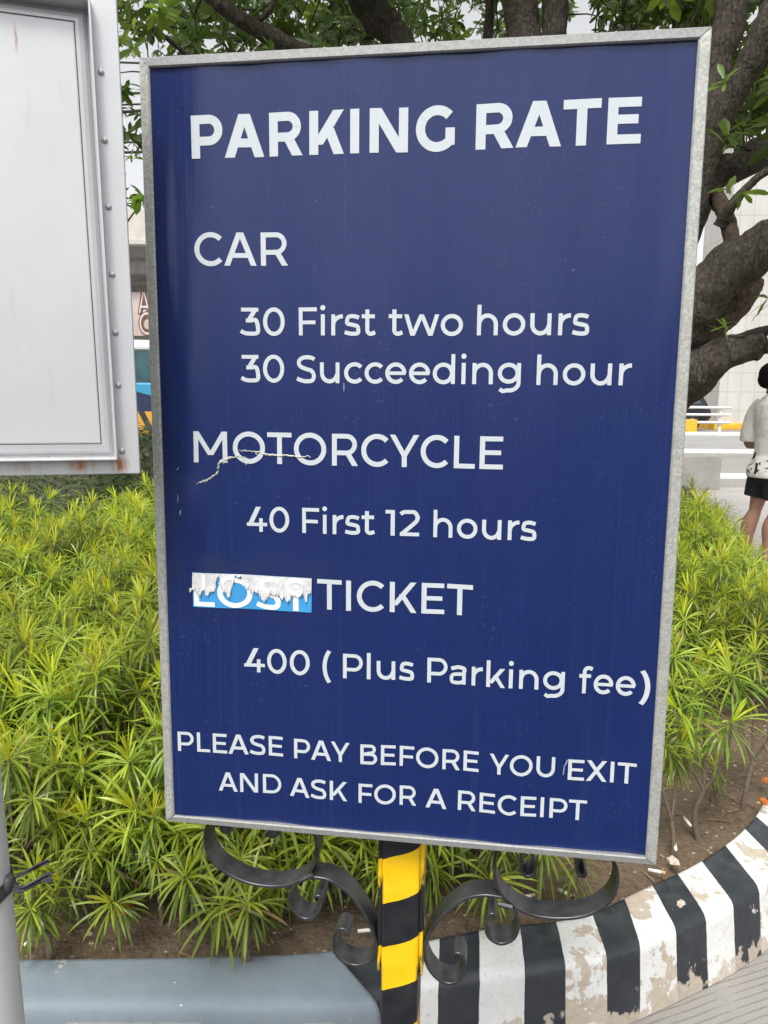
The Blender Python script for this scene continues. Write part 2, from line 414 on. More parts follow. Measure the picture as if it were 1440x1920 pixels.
def m_post():
    m = Mat('hazard_paint'); o = m.coord(); x, y, z = m.sep(o)
    w = m.math('MULTIPLY', m.math('SUBTRACT', m.noise(m.mapping(o, (1, 1, .6)), 34, 3), .5), .004)
    sl = m.math('MULTIPLY', m.math('SINE', m.math('MULTIPLY', m.math('ADD', x, .01), 70.0)), .0035)
    t = m.math('SUBTRACT', m.math('ADD', m.math('ADD', z, w), sl), m.math('MULTIPLY', m.math('ADD', x, .025), .58))
    fr = m.math('FRACT', m.math('DIVIDE', m.math('SUBTRACT', t, .6298 - 6 * .1265), .1265))
    k = m.ramp(fr, .498, .502)
    n = m.noise(o, 40, 5)
    ye = m.mix(m.ramp(n, .35, .7), (.80, .48, .004), (.86, .56, .012))
    bl = m.mix(m.ramp(n, .3, .7), (.012, .013, .016), (.022, .023, .026))
    c = m.mix(k, ye, bl)
    run = m.math('MULTIPLY', m.ramp(m.math('ABSOLUTE', x), .0215, .0245), m.ramp(m.noise(m.mapping(o, (60, 60, 18)), 1, 5), .50, .58))
    c = m.mix(run, c, (.02, .02, .02))
    ch = m.ramp(m.noise(o, 75, 4, .6), .735, .75)
    c = m.mix(ch, c, (.30, .27, .2))
    return m.done(m.pbr(c, m.ramp(n, .3, .7, .32, .5), 0, m.bump(m.noise(o, 140, 4), .10, .002)))
M_POST = m_post()
def m_iron():
    m = Mat('black_iron'); o = m.coord(); n = m.noise(o, 55, 5, .6); s = m.noise(m.mapping(o, (30, 300, 30)), 1, 3)
    c = m.mix(m.ramp(n, .3, .7), (.040, .041, .044), (.080, .081, .086))
    c = m.mix(m.math('MULTIPLY', m.ramp(s, .55, .75), .5), c, (.11, .11, .115))
    return m.done(m.pbr(c, m.ramp(n, .3, .7, .28, .44), .55, m.bump(n, .10, .003)))
M_IRON = m_iron()

# ------------------------------------------------------------------ the blue rate board on its post
RZ = atan2(-0.14142882, 0.98994843)
hx = Vector((cos(RZ), sin(RZ), 0)); hy = Vector((-sin(RZ), cos(RZ), 0))
BLc = Vector((-0.2813, 0.9404, 0)); Z0 = 0.8680; SW, SH = 0.6165, 0.9260
sign = thing('rate_board', BLc + hx * .306 + hy * .055, RZ)
tag(sign, 'tall blue parking rate board in a galvanised frame on a yellow and black post', 'sign')
SM = Matrix.Translation((-.306, -.055, 0))
def hf(u, v):                               # how the tarpaulin stands off its backing, metres
    e = .0019 * sin(u * 31 + .5) * (0.4 + 0.6 * sin(v * 3.1 + .4)) + .0007 * sin(u * 74 + v * 9)
    du = (u - .572) / .0035; dv = (v - .034) / .003
    e -= .0012 * (1 / (1 + exp(-max(-30, min(30, du))))) + .0010 * (1 / (1 + exp(max(-30, min(30, dv)))))
    e += .0035 * exp(-((u - .050) / .016) ** 2 - ((v - .410) / .045) ** 2)          # slack cloth under the tear
    e += .0022 * exp(-((u - .596) / .012) ** 2 - ((v - .66) / .09) ** 2)
    e += .0016 * exp(-((u - .545) / .02) ** 2 - ((v - .74) / .13) ** 2)
    e += .0020 * exp(-((u - .022) / .010) ** 2 - ((v - .70) / .12) ** 2)
    return e
def bput(u, v, lift=0.0): return (u, .0045 - hf(u, v) - lift, Z0 + v)
mb = MB(); nu, nv = 150, 130
us = [.0115 + (SW - .023) * i / nu for i in range(nu + 1)]; vs_ = [.0085 + (SH - .017) * j / nv for j in range(nv + 1)]
mb.add([bput(u, v) for v in vs_ for u in us], [(j * (nu + 1) + i, j * (nu + 1) + i + 1, (j + 1) * (nu + 1) + i + 1, (j + 1) * (nu + 1) + i) for j in range(nv) for i in range(nu)])
banner = mb.build('printed_banner', M_BLUE, sign, True, SM)
mb = MB(); mb.box((SW / 2, .014, Z0 + SH / 2), (SW - .028, .010, SH - .022)); mb.build('backing_panel', M_GALVD, sign, False, SM)

LINES = [
 ('heading', .0462, 152, [("PARKING", .0583, .8168, .3572, .8160)]),
 ('heading', .0462, 152, [("RATE", .3800, .8162, .5526, .8168)]),
 ('lettering', .0368, 108, [("CAR", .0585, .6990, .1697, .6978)]),
 ('lettering', .0314, 103, [("30", .1117, .6199, .1650, .6195), ("First", .1822, .6195, .2722, .6191), ("two", .2870, .6192, .3711, .6189), ("hours", .3867, .6193, .5092, .6191)]),
 ('lettering', .0314, 103, [("30", .1114, .5659, .1638, .5658), ("Succeeding", .1784, .5653, .4368, .5653), ("hour", .4542, .5649, .5568, .5653)]),
 ('lettering', .0373, 109, [("MOTORCYCLE", .0519, .4699, .4202, .4694)]),
 ('lettering', .0306, 105, [("40", .1145, .3866, .1683, .3874), ("First", .1845, .3874, .2728, .3884), ("12", .2854, .3880, .3254, .3881), ("hours", .3420, .3876, .4608, .3880)]),
 ('lettering', .0373, 109, [("TICKET", .2029, .2946, .3901, .2949)]),
 ('lettering', .0312, 105, [("400", .1080, .2080, .1930, .2095), ("(", .2092, .2095, .2190, .2100), ("Plus", .2351, .2092, .3220, .2100), ("Parking", .3380, .2092, .5002, .2092), ("fee", .5168, .2074, .5810, .2078), (")", .5866, .2066, .5974, .2066)]),
 ('lettering', .0261, 112, [("PLEASE", .0196, .0981, .1577, .0996), ("PAY", .1723, .0993, .2435, .0994), ("BEFORE", .2571, .0991, .4027, .0996), ("YOU", .4157, .0992, .4935, .0996), ("EXIT", .5088, .0983, .5877, .0984)]),
 ('lettering', .0257, 112, [("AND", .0724, .0473, .1549, .0484), ("ASK", .1662, .0478, .2408, .0474), ("FOR", .2550, .0473, .3272, .0478), ("A", .3387, .0473, .3648, .0474), ("RECEIPT", .3787, .0477, .5329, .0476)]),
]
for nm, cap, w, words in LINES:
    mb = MB()
    for (t, u0, v0, u1, v1) in words: word(mb, t, u0, v0, u1, v1, cap, w, bput, .0005)
    mb.build(nm, M_WHITE, banner, True, SM)

# the half torn sticker with the word LOST
M_STICKB = simple('sky_blue_print', (.045, .30, .62), .4, 0, .06, 30)
def m_paper():
    m = Mat('torn_paper'); o = m.coord(); n = m.noise(o, 120, 6, .7)
    c = m.mix(m.ramp(n, .32, .72), (.52, .52, .525), (.74, .745, .75)); return m.done(m.pbr(c, .8, 0, m.bump(n, .5, .003)))
M_PAPER = m_paper(); M_PAPERW = simple('white_paper', (.80, .81, .82), .6, 0, .04, 80)
st_c = [(.0462, .3337), (.1961, .3321), (.1956, .2893), (.0452, .2898)]
def st(a, b):                               # a along, b up, both 0..1
    lo = (st_c[3][0] + (st_c[2][0] - st_c[3][0]) * a, st_c[3][1] + (st_c[2][1] - st_c[3][1]) * a)
    hi = (st_c[0][0] + (st_c[1][0] - st_c[0][0]) * a, st_c[0][1] + (st_c[1][1] - st_c[0][1]) * a)
    return lo[0] + (hi[0] - lo[0]) * b, lo[1] + (hi[1] - lo[1]) * b
mb = MB(); n1, n2 = 20, 6
mb.add([bput(*st(i / n1, j / n2), .0008) for j in range(n2 + 1) for i in range(n1 + 1)], [(j * (n1 + 1) + i, j * (n1 + 1) + i + 1, (j + 1) * (n1 + 1) + i + 1, (j + 1) * (n1 + 1) + i) for j in range(n2) for i in range(n1)])
sticker = mb.build('torn_sticker', M_STICKB, banner, True, SM)
mb = MB(); word(mb, "LOST", .0470, .2912, .1925, .2904, .0370, 116, bput, .0011)
mb.build('lettering', M_PAPERW, sticker, True, SM)
# the torn white layer: ragged lower edge, height of the tear along the sticker (0 bottom .. 1 top)
tear = [(-.028, .40), (-.02, .34), (.0, .50), (.02, .48), (.035, .36), (.05, .20), (.065, .24), (.09, .45), (.105, .42), (.12, .22), (.14, .25), (.15, .40), (.185, .36), (.20, .60), (.205, .82), (.225, .86), (.245, .55), (.265, .40),
        (.28, .36), (.295, .22), (.315, .24), (.33, .60), (.35, .72), (.355, .88), (.40, .90), (.42, .80), (.44, .62), (.47, .58), (.49, .40), (.51, .36), (.53, .48), (.56, .44), (.575, .30), (.60, .12), (.62, .14), (.64, .34), (.67, .40), (.70, .44),
        (.72, .36), (.75, .28), (.78, .24), (.80, .12), (.82, .18), (.835, .30), (.85, .40), (.90, .42), (.93, .46), (.94, .24), (.965, .22), (.97, .48), (.985, .52), (1.0, .50)]
tt = []
for i in range(len(tear) - 1):
    for k in range(4):
        f = k / 4; bb = tear[i][1] + (tear[i + 1][1] - tear[i][1]) * f; bb = bb if bb > .5 else .5 - (.5 - bb) * .72; tt.append((tear[i][0] + (tear[i + 1][0] - tear[i][0]) * f, bb + .05 + R.uniform(-.06, .06)))
tt.append(tear[-1])
mb = MB(); V = []
for a, b in tt:
    top = 1.0 if a >= 0 else .55
    for k in range(4):
        bb = b + (top - b) * k / 3
        V.append(bput(*st(a, bb), .0015 + (.0030 * R.random() if k == 0 else .0004 * R.random())))
mb.add(V, [(i * 4 + k, (i + 1) * 4 + k, (i + 1) * 4 + k + 1, i * 4 + k + 1) for i in range(len(tt) - 1) for k in range(3)])
paper = mb.build('torn_paper', M_PAPER, sticker, False, SM)
mb = MB()                                   # the ghost of the old letters on the torn layer, clipped to it
def tear_at(a):
    for i in range(len(tt) - 1):
        if tt[i][0] <= a <= tt[i + 1][0]: return max(tt[i][1], tt[i + 1][1])
    return 2
gm = MB()
for t, a0, a1 in (("I", .085, .112), ("O", .215, .445), ("S", .55, .745), ("S", .77, .945)):
    u0, v0 = st(a0, 0.10); u1, v1 = st(a1, 0.10)
    word(gm, t, u0, v0, u1, v1, .0375, 116, lambda u, v, l: (u, v, l), 0)
for f in gm.f:
    P = [gm.v[i] for i in f]
    cu = sum(p[0] for p in P) / len(P); cv = sum(p[1] for p in P) / len(P)
    a = (cu - st_c[3][0]) / (st_c[2][0] - st_c[3][0]); b = (cv - .2895) / .0433
    if b > tear_at(a) + .05 and b < .97: mb.add([bput(p[0], p[1], .0020 + p[2]) for p in P], [tuple(range(len(P)))])
mb.build('lettering', M_PAPERW, paper, False, SM)

# the split in the tarpaulin: curled pale fibres along two cracks
M_FIBRE = simple('torn_fibres', (.50, .50, .42), .8, 0, .45, 500)
mb = MB()
cr1 = [(.0546, .4441), (.0662, .4483), (.075, .4536), (.0818, .4596), (.0821, .4692), (.0935, .4746), (.1050, .4778), (.1130, .4765), (.1215, .4740)]
cr2 = [(.1060, .4850), (.1150, .4846), (.1299, .4836), (.143, .4807), (.1625, .4798), (.1787, .4789), (.1930, .4796), (.1950, .4782)]
for cr_, wd in ((cr1, .0042), (cr2, .0028)):
    P = crom([(u, v, 0) for u, v in cr_], 7); n = len(P); V = []
    for i, p in enumerate(P):
        f = sin(pi * min(1, (i + .6) / n)) ** .5
        jx, jz = R.uniform(-.0006, .0006), R.uniform(-.0009, .0009)
        w_ = wd * f * R.uniform(.4, 1.15)
        V += [bput(p.x + jx, p.y + jz - w_ * .5, .0004), bput(p.x + jx, p.y + jz, .0022 * f * R.uniform(.4, 1)), bput(p.x + jx, p.y + jz + w_ * .5, .0007)]
    mb.add(V, [(i * 3 + k, (i + 1) * 3 + k, (i + 1) * 3 + k + 1, i * 3 + k + 1) for i in range(n - 1) for k in range(2)])
for (u, v, a, l) in [(.083, .466, -2.4, .006), (.112, .4740, -1.0, .008), (.118, .472, -1.9, .005), (.090, .4725, -2.0, .005), (.128, .4825, -.7, .006), (.140, .480, .4, .005)]:
    p0, p1 = (u, v), (u + l * cos(a), v + l * sin(a)); q = (-sin(a) * .0006, cos(a) * .0006)
    mb.add([bput(p0[0] - q[0], p0[1] - q[1], .0012), bput(p0[0] + q[0], p0[1] + q[1], .0012), bput(p1[0], p1[1], .0025)], [(0, 1, 2)])
mb.build('torn_edge', M_FIBRE, banner, False, SM)
# scuffs
mb = MB()
for (u, v, l, a) in [(.5035, .104, .013, 1.50), (.5050, .116, .008, 1.3), (.030, .42, .010, 1.55), (.032, .405, .006, 1.4), (.03, .46, .003, 1.2), (.487, .688, .004, .4), (.235, .556, .010, 1.57)]:
    for k in range(3):
        du = R.uniform(-.0006, .0006); P = [bput(u + du + l * t * cos(a), v + l * t * sin(a), .0006 + .00003 * k) for t in (0, .5, 1)]
        Q = [(p[0] + .0006 * sin(pi * (i + .5) / 3), p[1], p[2]) for i, p in enumerate(P)]
        mb.add(P + Q, [(0, 3, 4, 1), (1, 4, 5, 2)])
mb.build('scuff_marks', simple('scuff', (.34, .38, .52), .6), banner, False, SM)

# mitred galvanised rails
def rail(name, a, b, inner_a, inner_b, mat, gap=.0005):
    a, b, ia, ib = [Vector((p[0], p[1])) for p in (a, b, inner_a, inner_b)]
    d = (b - a).normalized() * gap
    a += d; ia += d; b -= d; ib -= d
    out = (a - ia); nrm = Vector((-(b - a).y, (b - a).x)).normalized()
    if nrm.dot(ia - a) < 0: nrm = -nrm
    wd = abs(nrm.dot(ia - a)); secs = []
    for P, I in ((a, ia), (b, ib)):
        ring = []
        for f, y in ((0, .0245), (0, .0016), (.10, .0002), (.86, 0.0), (1.0, .0018), (1.0, .0245)):
            q = P + (I - P) * f
            ring.append((q.x, y, Z0 + q.y))
        secs.append(ring)
    m = MB(); n_seg = 12; rings = []
    for i in range(n_seg + 1):
        f = i / n_seg; rings.append([tuple(Vector(secs[0][k]) * (1 - f) + Vector(secs[1][k]) * f) for k in range(6)])
    m.loft(rings)
    o = m.build(name, mat, sign, False, SM)
    bm = bmesh.new(); bm.from_mesh(o.data); bmesh.ops.recalc_face_normals(bm, faces=bm.faces); bm.to_mesh(o.data); bm.free()
    return o
iu0, iu1, iv0, iv1 = .0118, SW - .0128, .0086, SH - .0112
rail('frame_rail', (0, 0), (0, SH), (iu0, iv0), (iu0, iv1), M_GALV)['label'] = 'weathered mottled left rail'
rail('frame_rail', (SW, 0), (SW, SH), (iu1, iv0), (iu1, iv1), M_GALV)['label'] = 'bright spangled right rail'
rail('frame_rail', (0, SH), (SW, SH), (iu0, iv1), (iu1, iv1), M_GALVD)
rail('frame_rail', (0, 0), (SW, 0), (iu0, iv0), (iu1, iv0), M_GALVD)
mb = MB(); mb.box((SW / 2, .0235, Z0 + SH / 2), (SW - .004, .0015, SH - .004)); mb.build('back_sheet', M_RAILGAP, sign, False, SM)

# post: square tube and base plate
mb = MB(); mb.box((.306, .055, .45), (.050, .050, .88), bev=.004); post = mb.build('post', M_POST, sign, False, SM)
post.location = (0, 0, 0)
mb = MB(); mb.box((.306, .055, .006), (.16, .16, .012), bev=.002)
for sx in (-1, 1):
    for sy in (-1, 1): mb.tube([(.306 + sx * .06, .055 + sy * .06, .012), (.306 + sx * .06, .055 + sy * .06, .026)], .009, 6)
mb.build('base_plate', M_IRON, sign, False, SM)
def flat_bar(name, pts, mat, parent, th=.0042, y0=.031, y1=.065, n=9):
    P = crom([(u, 0, z) for u, z in pts], n); V = []; k = len(P)
    for i, p in enumerate(P):
        t = (P[min(i + 1, k - 1)] - P[max(i - 1, 0)]).normalized(); nr = Vector((-t.z, 0, t.x)) * th / 2
        V += [(p.x + nr.x, y0, p.z + nr.z), (p.x - nr.x, y0, p.z - nr.z), (p.x - nr.x, y1, p.z - nr.z), (p.x + nr.x, y1, p.z + nr.z)]
    m = MB(); m.loft([V[i * 4:i * 4 + 4] for i in range(k)])
    o = m.build(name, mat, parent, False, SM)
    bm = bmesh.new(); bm.from_mesh(o.data); bmesh.ops.recalc_face_normals(bm, faces=bm.faces)
    bmesh.ops.bevel(bm, geom=[e for e in bm.edges if len(e.link_faces) == 2 and e.calc_face_angle(0) > 1.2], offset=.0007, segments=1, affect='EDGES')
    bm.to_mesh(o.data); bm.free()
    return o
flat_bar('scroll_hoop', [(.0800, .8470), (.0725, .8400), (.0640, .8440), (.0640, .8560), (.0590, .8640), (.0500, .8580), (.0430, .8439), (.0405, .8260), (.0432, .8090), (.0552, .7910), (.0767, .7771), (.1018, .7690), (.1305, .7675), (.1555, .7722), (.1733, .7816), (.1850, .7950), (.1925, .8132), (.1940, .8320), (.1905, .8490), (.1780, .8625), (.1610, .8640), (.1480, .8560), (.1410, .8440), (.1330, .8395), (.1250, .8440)], M_IRON, sign)
flat_bar('scroll_hoop', [(.4600, .8350), (.4610, .8230), (.4680, .8170), (.4760, .8230), (.4760, .8380), (.4650, .8590), (.4460, .8630), (.4320, .8540), (.4264, .8390), (.4262, .8203), (.4308, .7981), (.4430, .7815), (.4598, .7700), (.4843, .7630), (.5156, .7640), (.5427, .7714), (.5638, .7860), (.5755, .8035), (.5785, .8250), (.5740, .8450), (.5620, .8590), (.5450, .8620), (.5320, .8520), (.5283, .8400), (.5300, .8290), (.5366, .8240), (.5400, .8310)], M_IRON, sign)
flat_bar('scroll_arm', [(.1900, .7560), (.1945, .7605), (.2000, .7580), (.1995, .7470), (.1930, .7330), (.1840, .7262), (.1729, .7262), (.1625, .7350), (.1575, .7500), (.1592, .7640), (.1662, .7758), (.1780, .7845), (.1930, .7868), (.2080, .7855), (.2224, .7795), (.2398, .7665), (.2538, .7480), (.2660, .7260), (.2735, .7030), (.2745, .6900), (.2720, .6800), (.2650, .6715), (.2540, .6660), (.2420, .6648), (.2277, .6702), (.2180, .6823), (.2165, .6956), (.2195, .7090), (.2270, .7160), (.2350, .7130), (.2370, .7060)], M_IRON, sign)
flat_bar('scroll_arm', [(.4300, .7540), (.4265, .7600), (.4210, .7570), (.4185, .7450), (.4190, .7330), (.4255, .7235), (.4389, .7195), (.4530, .7280), (.4590, .7440), (.4580, .7590), (.4520, .7740), (.4440, .7815), (.4300, .7850), (.4106, .7845), (.3880, .7758), (.3656, .7555), (.3500, .7335), (.3405, .7100), (.3392, .6940), (.3410, .6820), (.3479, .6679), (.3600, .6565), (.3720, .6535), (.3835, .6580), (.3910, .6690), (.3918, .6850), (.3890, .6960), (.3820, .6990), (.3775, .6940), (.3785, .6880)], M_IRON, sign)
for u in (.2783, .3336):
    mb = MB(); mb.box((u, .052, .762), (.0052, .034, .208), bev=.001); o = mb.build('side_flat', M_POST, sign, False, SM)
for sgn, u, z in ((-1, .1790, .7855), (1, .4400, .7815)):   # welded clips where arm and hoop meet
    mb = MB(); mb.tube([(u - .008, .028, z - sgn * -.006 * 0 - .003), (u + .010, .028, z + (.008 if sgn < 0 else -.006))], .0035, 6)
    mb.build('weld_clip', M_IRON, sign, False, SM)

# ------------------------------------------------------------------ the silver tray sign at the left and its pole
YAW = radians(16)
sil = thing('silver_sign', (-.26839, .85, 0), YAW)
tag(sil, 'silver metal back of a sign with riveted rim and rust at its lower corner', 'sign')
def m_silver():
    m = Mat('silver_paint'); o = m.coord(); x, y, z = m.sep(o)
    n = m.noise(o, 7, 6, .6); fine = m.noise(o, 260, 3)
    c = m.mix(m.ramp(n, .3, .75), (.53, .54, .555), (.61, .615, .625))
    stn = m.ramp(m.noise(m.mapping(o, (40, 40, 5)), 1, 5, .65), .60, .8)
    c = m.mix(m.math('MULTIPLY', stn, .40), c, (.38, .37, .355)); sm_ = m.ramp(m.noise(m.mapping(o, (3.5, 3.5, 2.2), (2, 0, 1)), 1, 6, .7, .6), .50, .74); c = m.mix(m.math('MULTIPLY', sm_, .28), c, (.36, .355, .34))
    # rust that has run from the rim's lower corner
    rx = m.noise(m.mapping(o, (130, 1, 22)), 1, 5, .6)
    zz = m.ramp(m.math('ABSOLUTE', m.math('SUBTRACT', z, 1.342)), .010, .002)
    ax = m.ramp(m.math('ABSOLUTE', m.math('ADD', x, .0215)), .012, .002)
    a2 = m.math('MULTIPLY', m.ramp(m.math('ABSOLUTE', m.math('ADD', x, .060)), .020, .002), .55)
    a3 = m.math('MULTIPLY', m.ramp(m.math('ABSOLUTE', m.math('ADD', x, .118)), .03, .0), .25)
    k = m.math('MULTIPLY', m.math('MULTIPLY', zz, m.math('ADD', ax, m.math('ADD', a2, a3))), m.ramp(rx, .36, .62))
    c = m.mix(m.math('MINIMUM', m.math('MULTIPLY', k, 2.1), .95), c, m.mix(m.ramp(fine, .4, .6), (.34, .095, .015), (.46, .19, .05)))
    # a thin red-brown run below the upper rim
    tx = m.math('ADD', x, .1015); wv = m.math('MULTIPLY', m.math('SUBTRACT', m.noise(m.mapping(o, (1, 1, 60)), 1, 3), .5), .006)
    k2 = m.math('MULTIPLY', m.ramp(m.math('ABSOLUTE', m.math('ADD', tx, wv)), .0018, .0006), m.ramp(m.math('ABSOLUTE', m.math('SUBTRACT', z, 1.765)), .016, .004))
    c = m.mix(m.math('MULTIPLY', k2, .6), c, (.34, .14, .09))
    dots = m.math('MULTIPLY', m.ramp(m.vor(o, 55), .05, .03), m.ramp(m.noise(o, 6, 2), .55, .6))
    c = m.mix(m.math('MULTIPLY', dots, .5), c, (.35, .34, .33))
    return m.done(m.pbr(c, m.ramp(n, .3, .7, .50, .40), .30, m.bump(m.math('ADD', m.math('MULTIPLY', fine, .15), n), .10, .004)))
M_SILV = m_silver()
uL, uR, zB, zT = -.640, 0.0, 1.3323, 1.838
def loop(d, y):                             # a rectangle inset by d from the tray's rim; the right rim leans a little
    return [(-.0222 - d, y, 1.3480 + d), (-.0300 - d, y, 1.8040 - d), (uL + .032 + d, y, 1.8040 - d), (uL + .030 + d, y, 1.3480 + d)]
def ringmesh(loops, cap=False):
    m = MB(); V = [p for l in loops for p in l]; n = 4
    F = [(i * n + k, (i + 1) * n + k, (i + 1) * n + (k + 1) % n, i * n + (k + 1) % n) for i in range(len(loops) - 1) for k in range(n)]
    if cap: F.append(tuple((len(loops) - 1) * n + k for k in range(n)))
    m.add(V, F); return m
outer = [(uR, 0, zB), (uR - .0062, 0, zT), (uL, 0, zT), (uL, 0, zB)]
outer_b = [(p[0], .0025, p[2]) for p in outer]
fl = ringmesh([[(p[0], .016, p[2]) for p in outer], [(p[0], .0006, p[2]) for p in outer], [(p[0] + (-.0008 if p[0] > -.3 else .0008), 0, p[2] + (.0008 if p[2] < 1.5 else -.0008)) for p in outer], loop(.0005, 0)])
fl.build('flange', M_SILV, sil)
rm = ringmesh([loop(0, .0), loop(0, -.0105), loop(.0006, -.0112), loop(.0018, -.0112), loop(.0024, -.0105), loop(.0030, .0)])
rm.build('rim', M_SILV, sil)
cv = ringmesh([loop(.0030, -.0015), loop(.0032, .0130), loop(.0042, .0125), loop(.0062, .0088), loop(.0090, .0058), loop(.0130, .0040), loop(.0165, .0034), loop(.0168, .0070)])
cv.build('cove', M_SILV, sil)
pn = ringmesh([loop(.0176, .0075), loop(.0176, .0042), loop(.0190, .0038)], True); pn.build('tray_panel', M_SILV, sil)
mb = MB(); mb.box(((uL + uR) / 2 - .003, .013, (zB + zT) / 2), (.60, .004, .48)); mb.build('back_sheet', M_SILV, sil)
def rivets():
    o = None
    for i, (px, py) in enumerate([(185, 135), (192, 255), (199, 375), (208, 500), (214, 610), (221, 712), (228.5, 842)]):
        z = 1.3575 + (842 - py) / 707 * .3835; u = -.0182 - (z - 1.3575) / .38 * .0052
        m = MB(); m.ell((u, -.0008, z), (.0021, .0022, .0024), 10, 6)
        m.tube([(u, .0, z), (u, -.0012, z)], .0032, 10)
        m.build('rivet', M_SILV, sil, True)
rivets()
M_POLE = simple('grey_pole_paint', (.50, .51, .51), .38, 0, .05, 6, .04, 90)
pole = thing('sign_pole', (-.4715, .845, 0)); tag(pole, 'round light grey pole at the left edge with a black strap tied round it', 'pole')
mb = MB(); mb.tube([(.0190, 0, 0), (.0057, 0, .5), (-.0075, 0, 1.0), (-.0327, 0, 1.95)], .033, 32); mb.build('pole_shaft', M_POLE, pole, True)
mb = MB(); mb.tube([(.019, 0, 0), (.019, 0, .012)], .09, 24); mb.build('base_plate', M_POLE, pole)
for z in (1.42, 1.74):
    cx_ = .019 - .0265 * z; mb = MB(); mb.box((cx_, -.034, z), (.10, .012, .03), bev=.002); mb.tube([(cx_, 0, z - .014), (cx_, 0, z + .014)], .036, 24); mb.build('clamp', M_GALVD, pole)
strap = thing('strap', (-.4745, .845, .0)); tag(strap, 'frayed black strap with a loose tail knotted round the grey pole', 'strap')
def m_strap():
    m = Mat('black_webbing'); o = m.coord(); n = m.noise(m.mapping(o, (30, 30, 380)), 1, 3); d = m.noise(o, 60, 5)
    c = m.mix(m.ramp(n, .35, .65), (.020, .021, .025), (.055, .057, .065)); c = m.mix(m.math('MULTIPLY', m.ramp(d, .55, .75), .5), c, (.14, .14, .14))
    return m.done(m.pbr(c, .6, 0, m.bump(n, .4, .003)))
M_STRAP = m_strap()
sz = at(12, 1688, .83).z
mb = MB(); rings = []
for k in range(37):
    a = 2 * pi * k / 36; zc = sz + .010 * cos(a - 0.3); r0, r1 = .0335, .0352
    c_, s_ = cos(a), sin(a); hw = .0105 + .001 * sin(5 * a)
    rings.append([(r0 * c_, r0 * s_, zc - hw), (r1 * c_, r1 * s_, zc - hw), (r1 * c_, r1 * s_, zc + hw), (r0 * c_, r0 * s_, zc + hw)])
mb.loft(rings, False); mb.build('band', M_STRAP, strap)
kx = Vector((.0345, -.002, sz + .012))
mb = MB(); mb.ell(kx, (.007, .010, .012), 12, 8); mb.build('knot', M_STRAP, strap, True)
def strap_tail(p0, p1, w0, w1, sag, seed):
    rr = random.Random(seed); m = MB(); V = []; n = 9
    for i in range(n + 1):
        t = i / n; p = Vector(p0).lerp(Vector(p1), t); p.z += sag * sin(pi * t); p.y += .006 * sin(t * 7 + seed)
        w = w0 + (w1 - w0) * t
        for k in range(5):
            f = k / 4 - .5; e = rr.uniform(-.004, .004) if i == n else 0
            V.append((p.x + e + f * .006, p.y + .003 * cos(f * 9), p.z + f * w))
    m.add(V, [(i * 5 + k, (i + 1) * 5 + k, (i + 1) * 5 + k + 1, i * 5 + k + 1) for i in range(n) for k in range(4)])
    o = m.build('strap_tail', M_STRAP, strap); md = o.modifiers.new('thick', 'SOLIDIFY'); md.thickness = .0012
q0 = kx; e1 = at(90, 1622, .83) - Vector((-.4715, .845, 0)); e2 = at(99, 1646, .82) - Vector((-.4715, .845, 0))
strap_tail(q0, e1, .008, .010, .006, 1); strap_tail(q0 + Vector((0, -.003, -.004)), e2, .008, .014, -.002, 2)

# ------------------------------------------------------------------ kerb, soil, road
GKP = [((-5.0, 1.33), (-5.0, 1.50)), ((-2, 1.385), (-2, 1.53)), ((-.71, 1.413), (-.77, 1.5435)), ((-.34, 1.417), (-.30, 1.562)), ((-.12, 1.420), (-.170, 1.570)), ((.0007, 1.4226), (-.108, 1.579))]
SKP = [((-.05, 1.462), (-.13, 1.575), 0.2), ((.035, 1.482), (.045, 1.618), 1.0), ((.127, 1.507), (.139, 1.646), 2), ((.219, 1.528), (.235, 1.675), 3), ((.321, 1.545), (.335, 1.696), 4), ((.417, 1.567), (.425, 1.709), 5), ((.517, 1.596), (.519, 1.738), 6), ((.604, 1.630), (.618, 1.800), 7),
       ((.708, 1.684), (.706, 1.855), 8), ((.799, 1.732), (.791, 1.905), 9), ((.889, 1.784), (.877, 1.962), 10), ((1.010, 1.866), (1.001, 2.060), 11.3), ((1.09, 1.935), (1.07, 2.125), 12), ((1.17, 2.02), (1.135, 2.195), 13), ((1.25, 2.115), (1.20, 2.275), 14),
       ((1.42, 2.33), (1.345, 2.45), 16), ((1.78, 2.80), (1.65, 2.87), 21), ((2.15, 3.6), (2.00, 3.66), 30), ((2.55, 4.8), (2.40, 4.84), 42), ((2.90, 6.5), (2.74, 6.5), 58), ((2.85, 8.6), (2.68, 8.5), 78), ((1.7, 10.6), (1.6, 10.4), 100), ((-1, 11.3), (-1, 11.1), 126), ((-6, 11.4), (-6, 11.2), 170)]
def dense(P, n): return [(p.x, p.y) for p in crom([(x, y, 0) for x, y in P], n)]
NS = 10
GF, GB = dense([a for a, b in GKP], NS), dense([b for a, b in GKP], NS)
DF, DB = dense([a[0] for a in SKP], NS), dense([a[1] for a in SKP], NS)
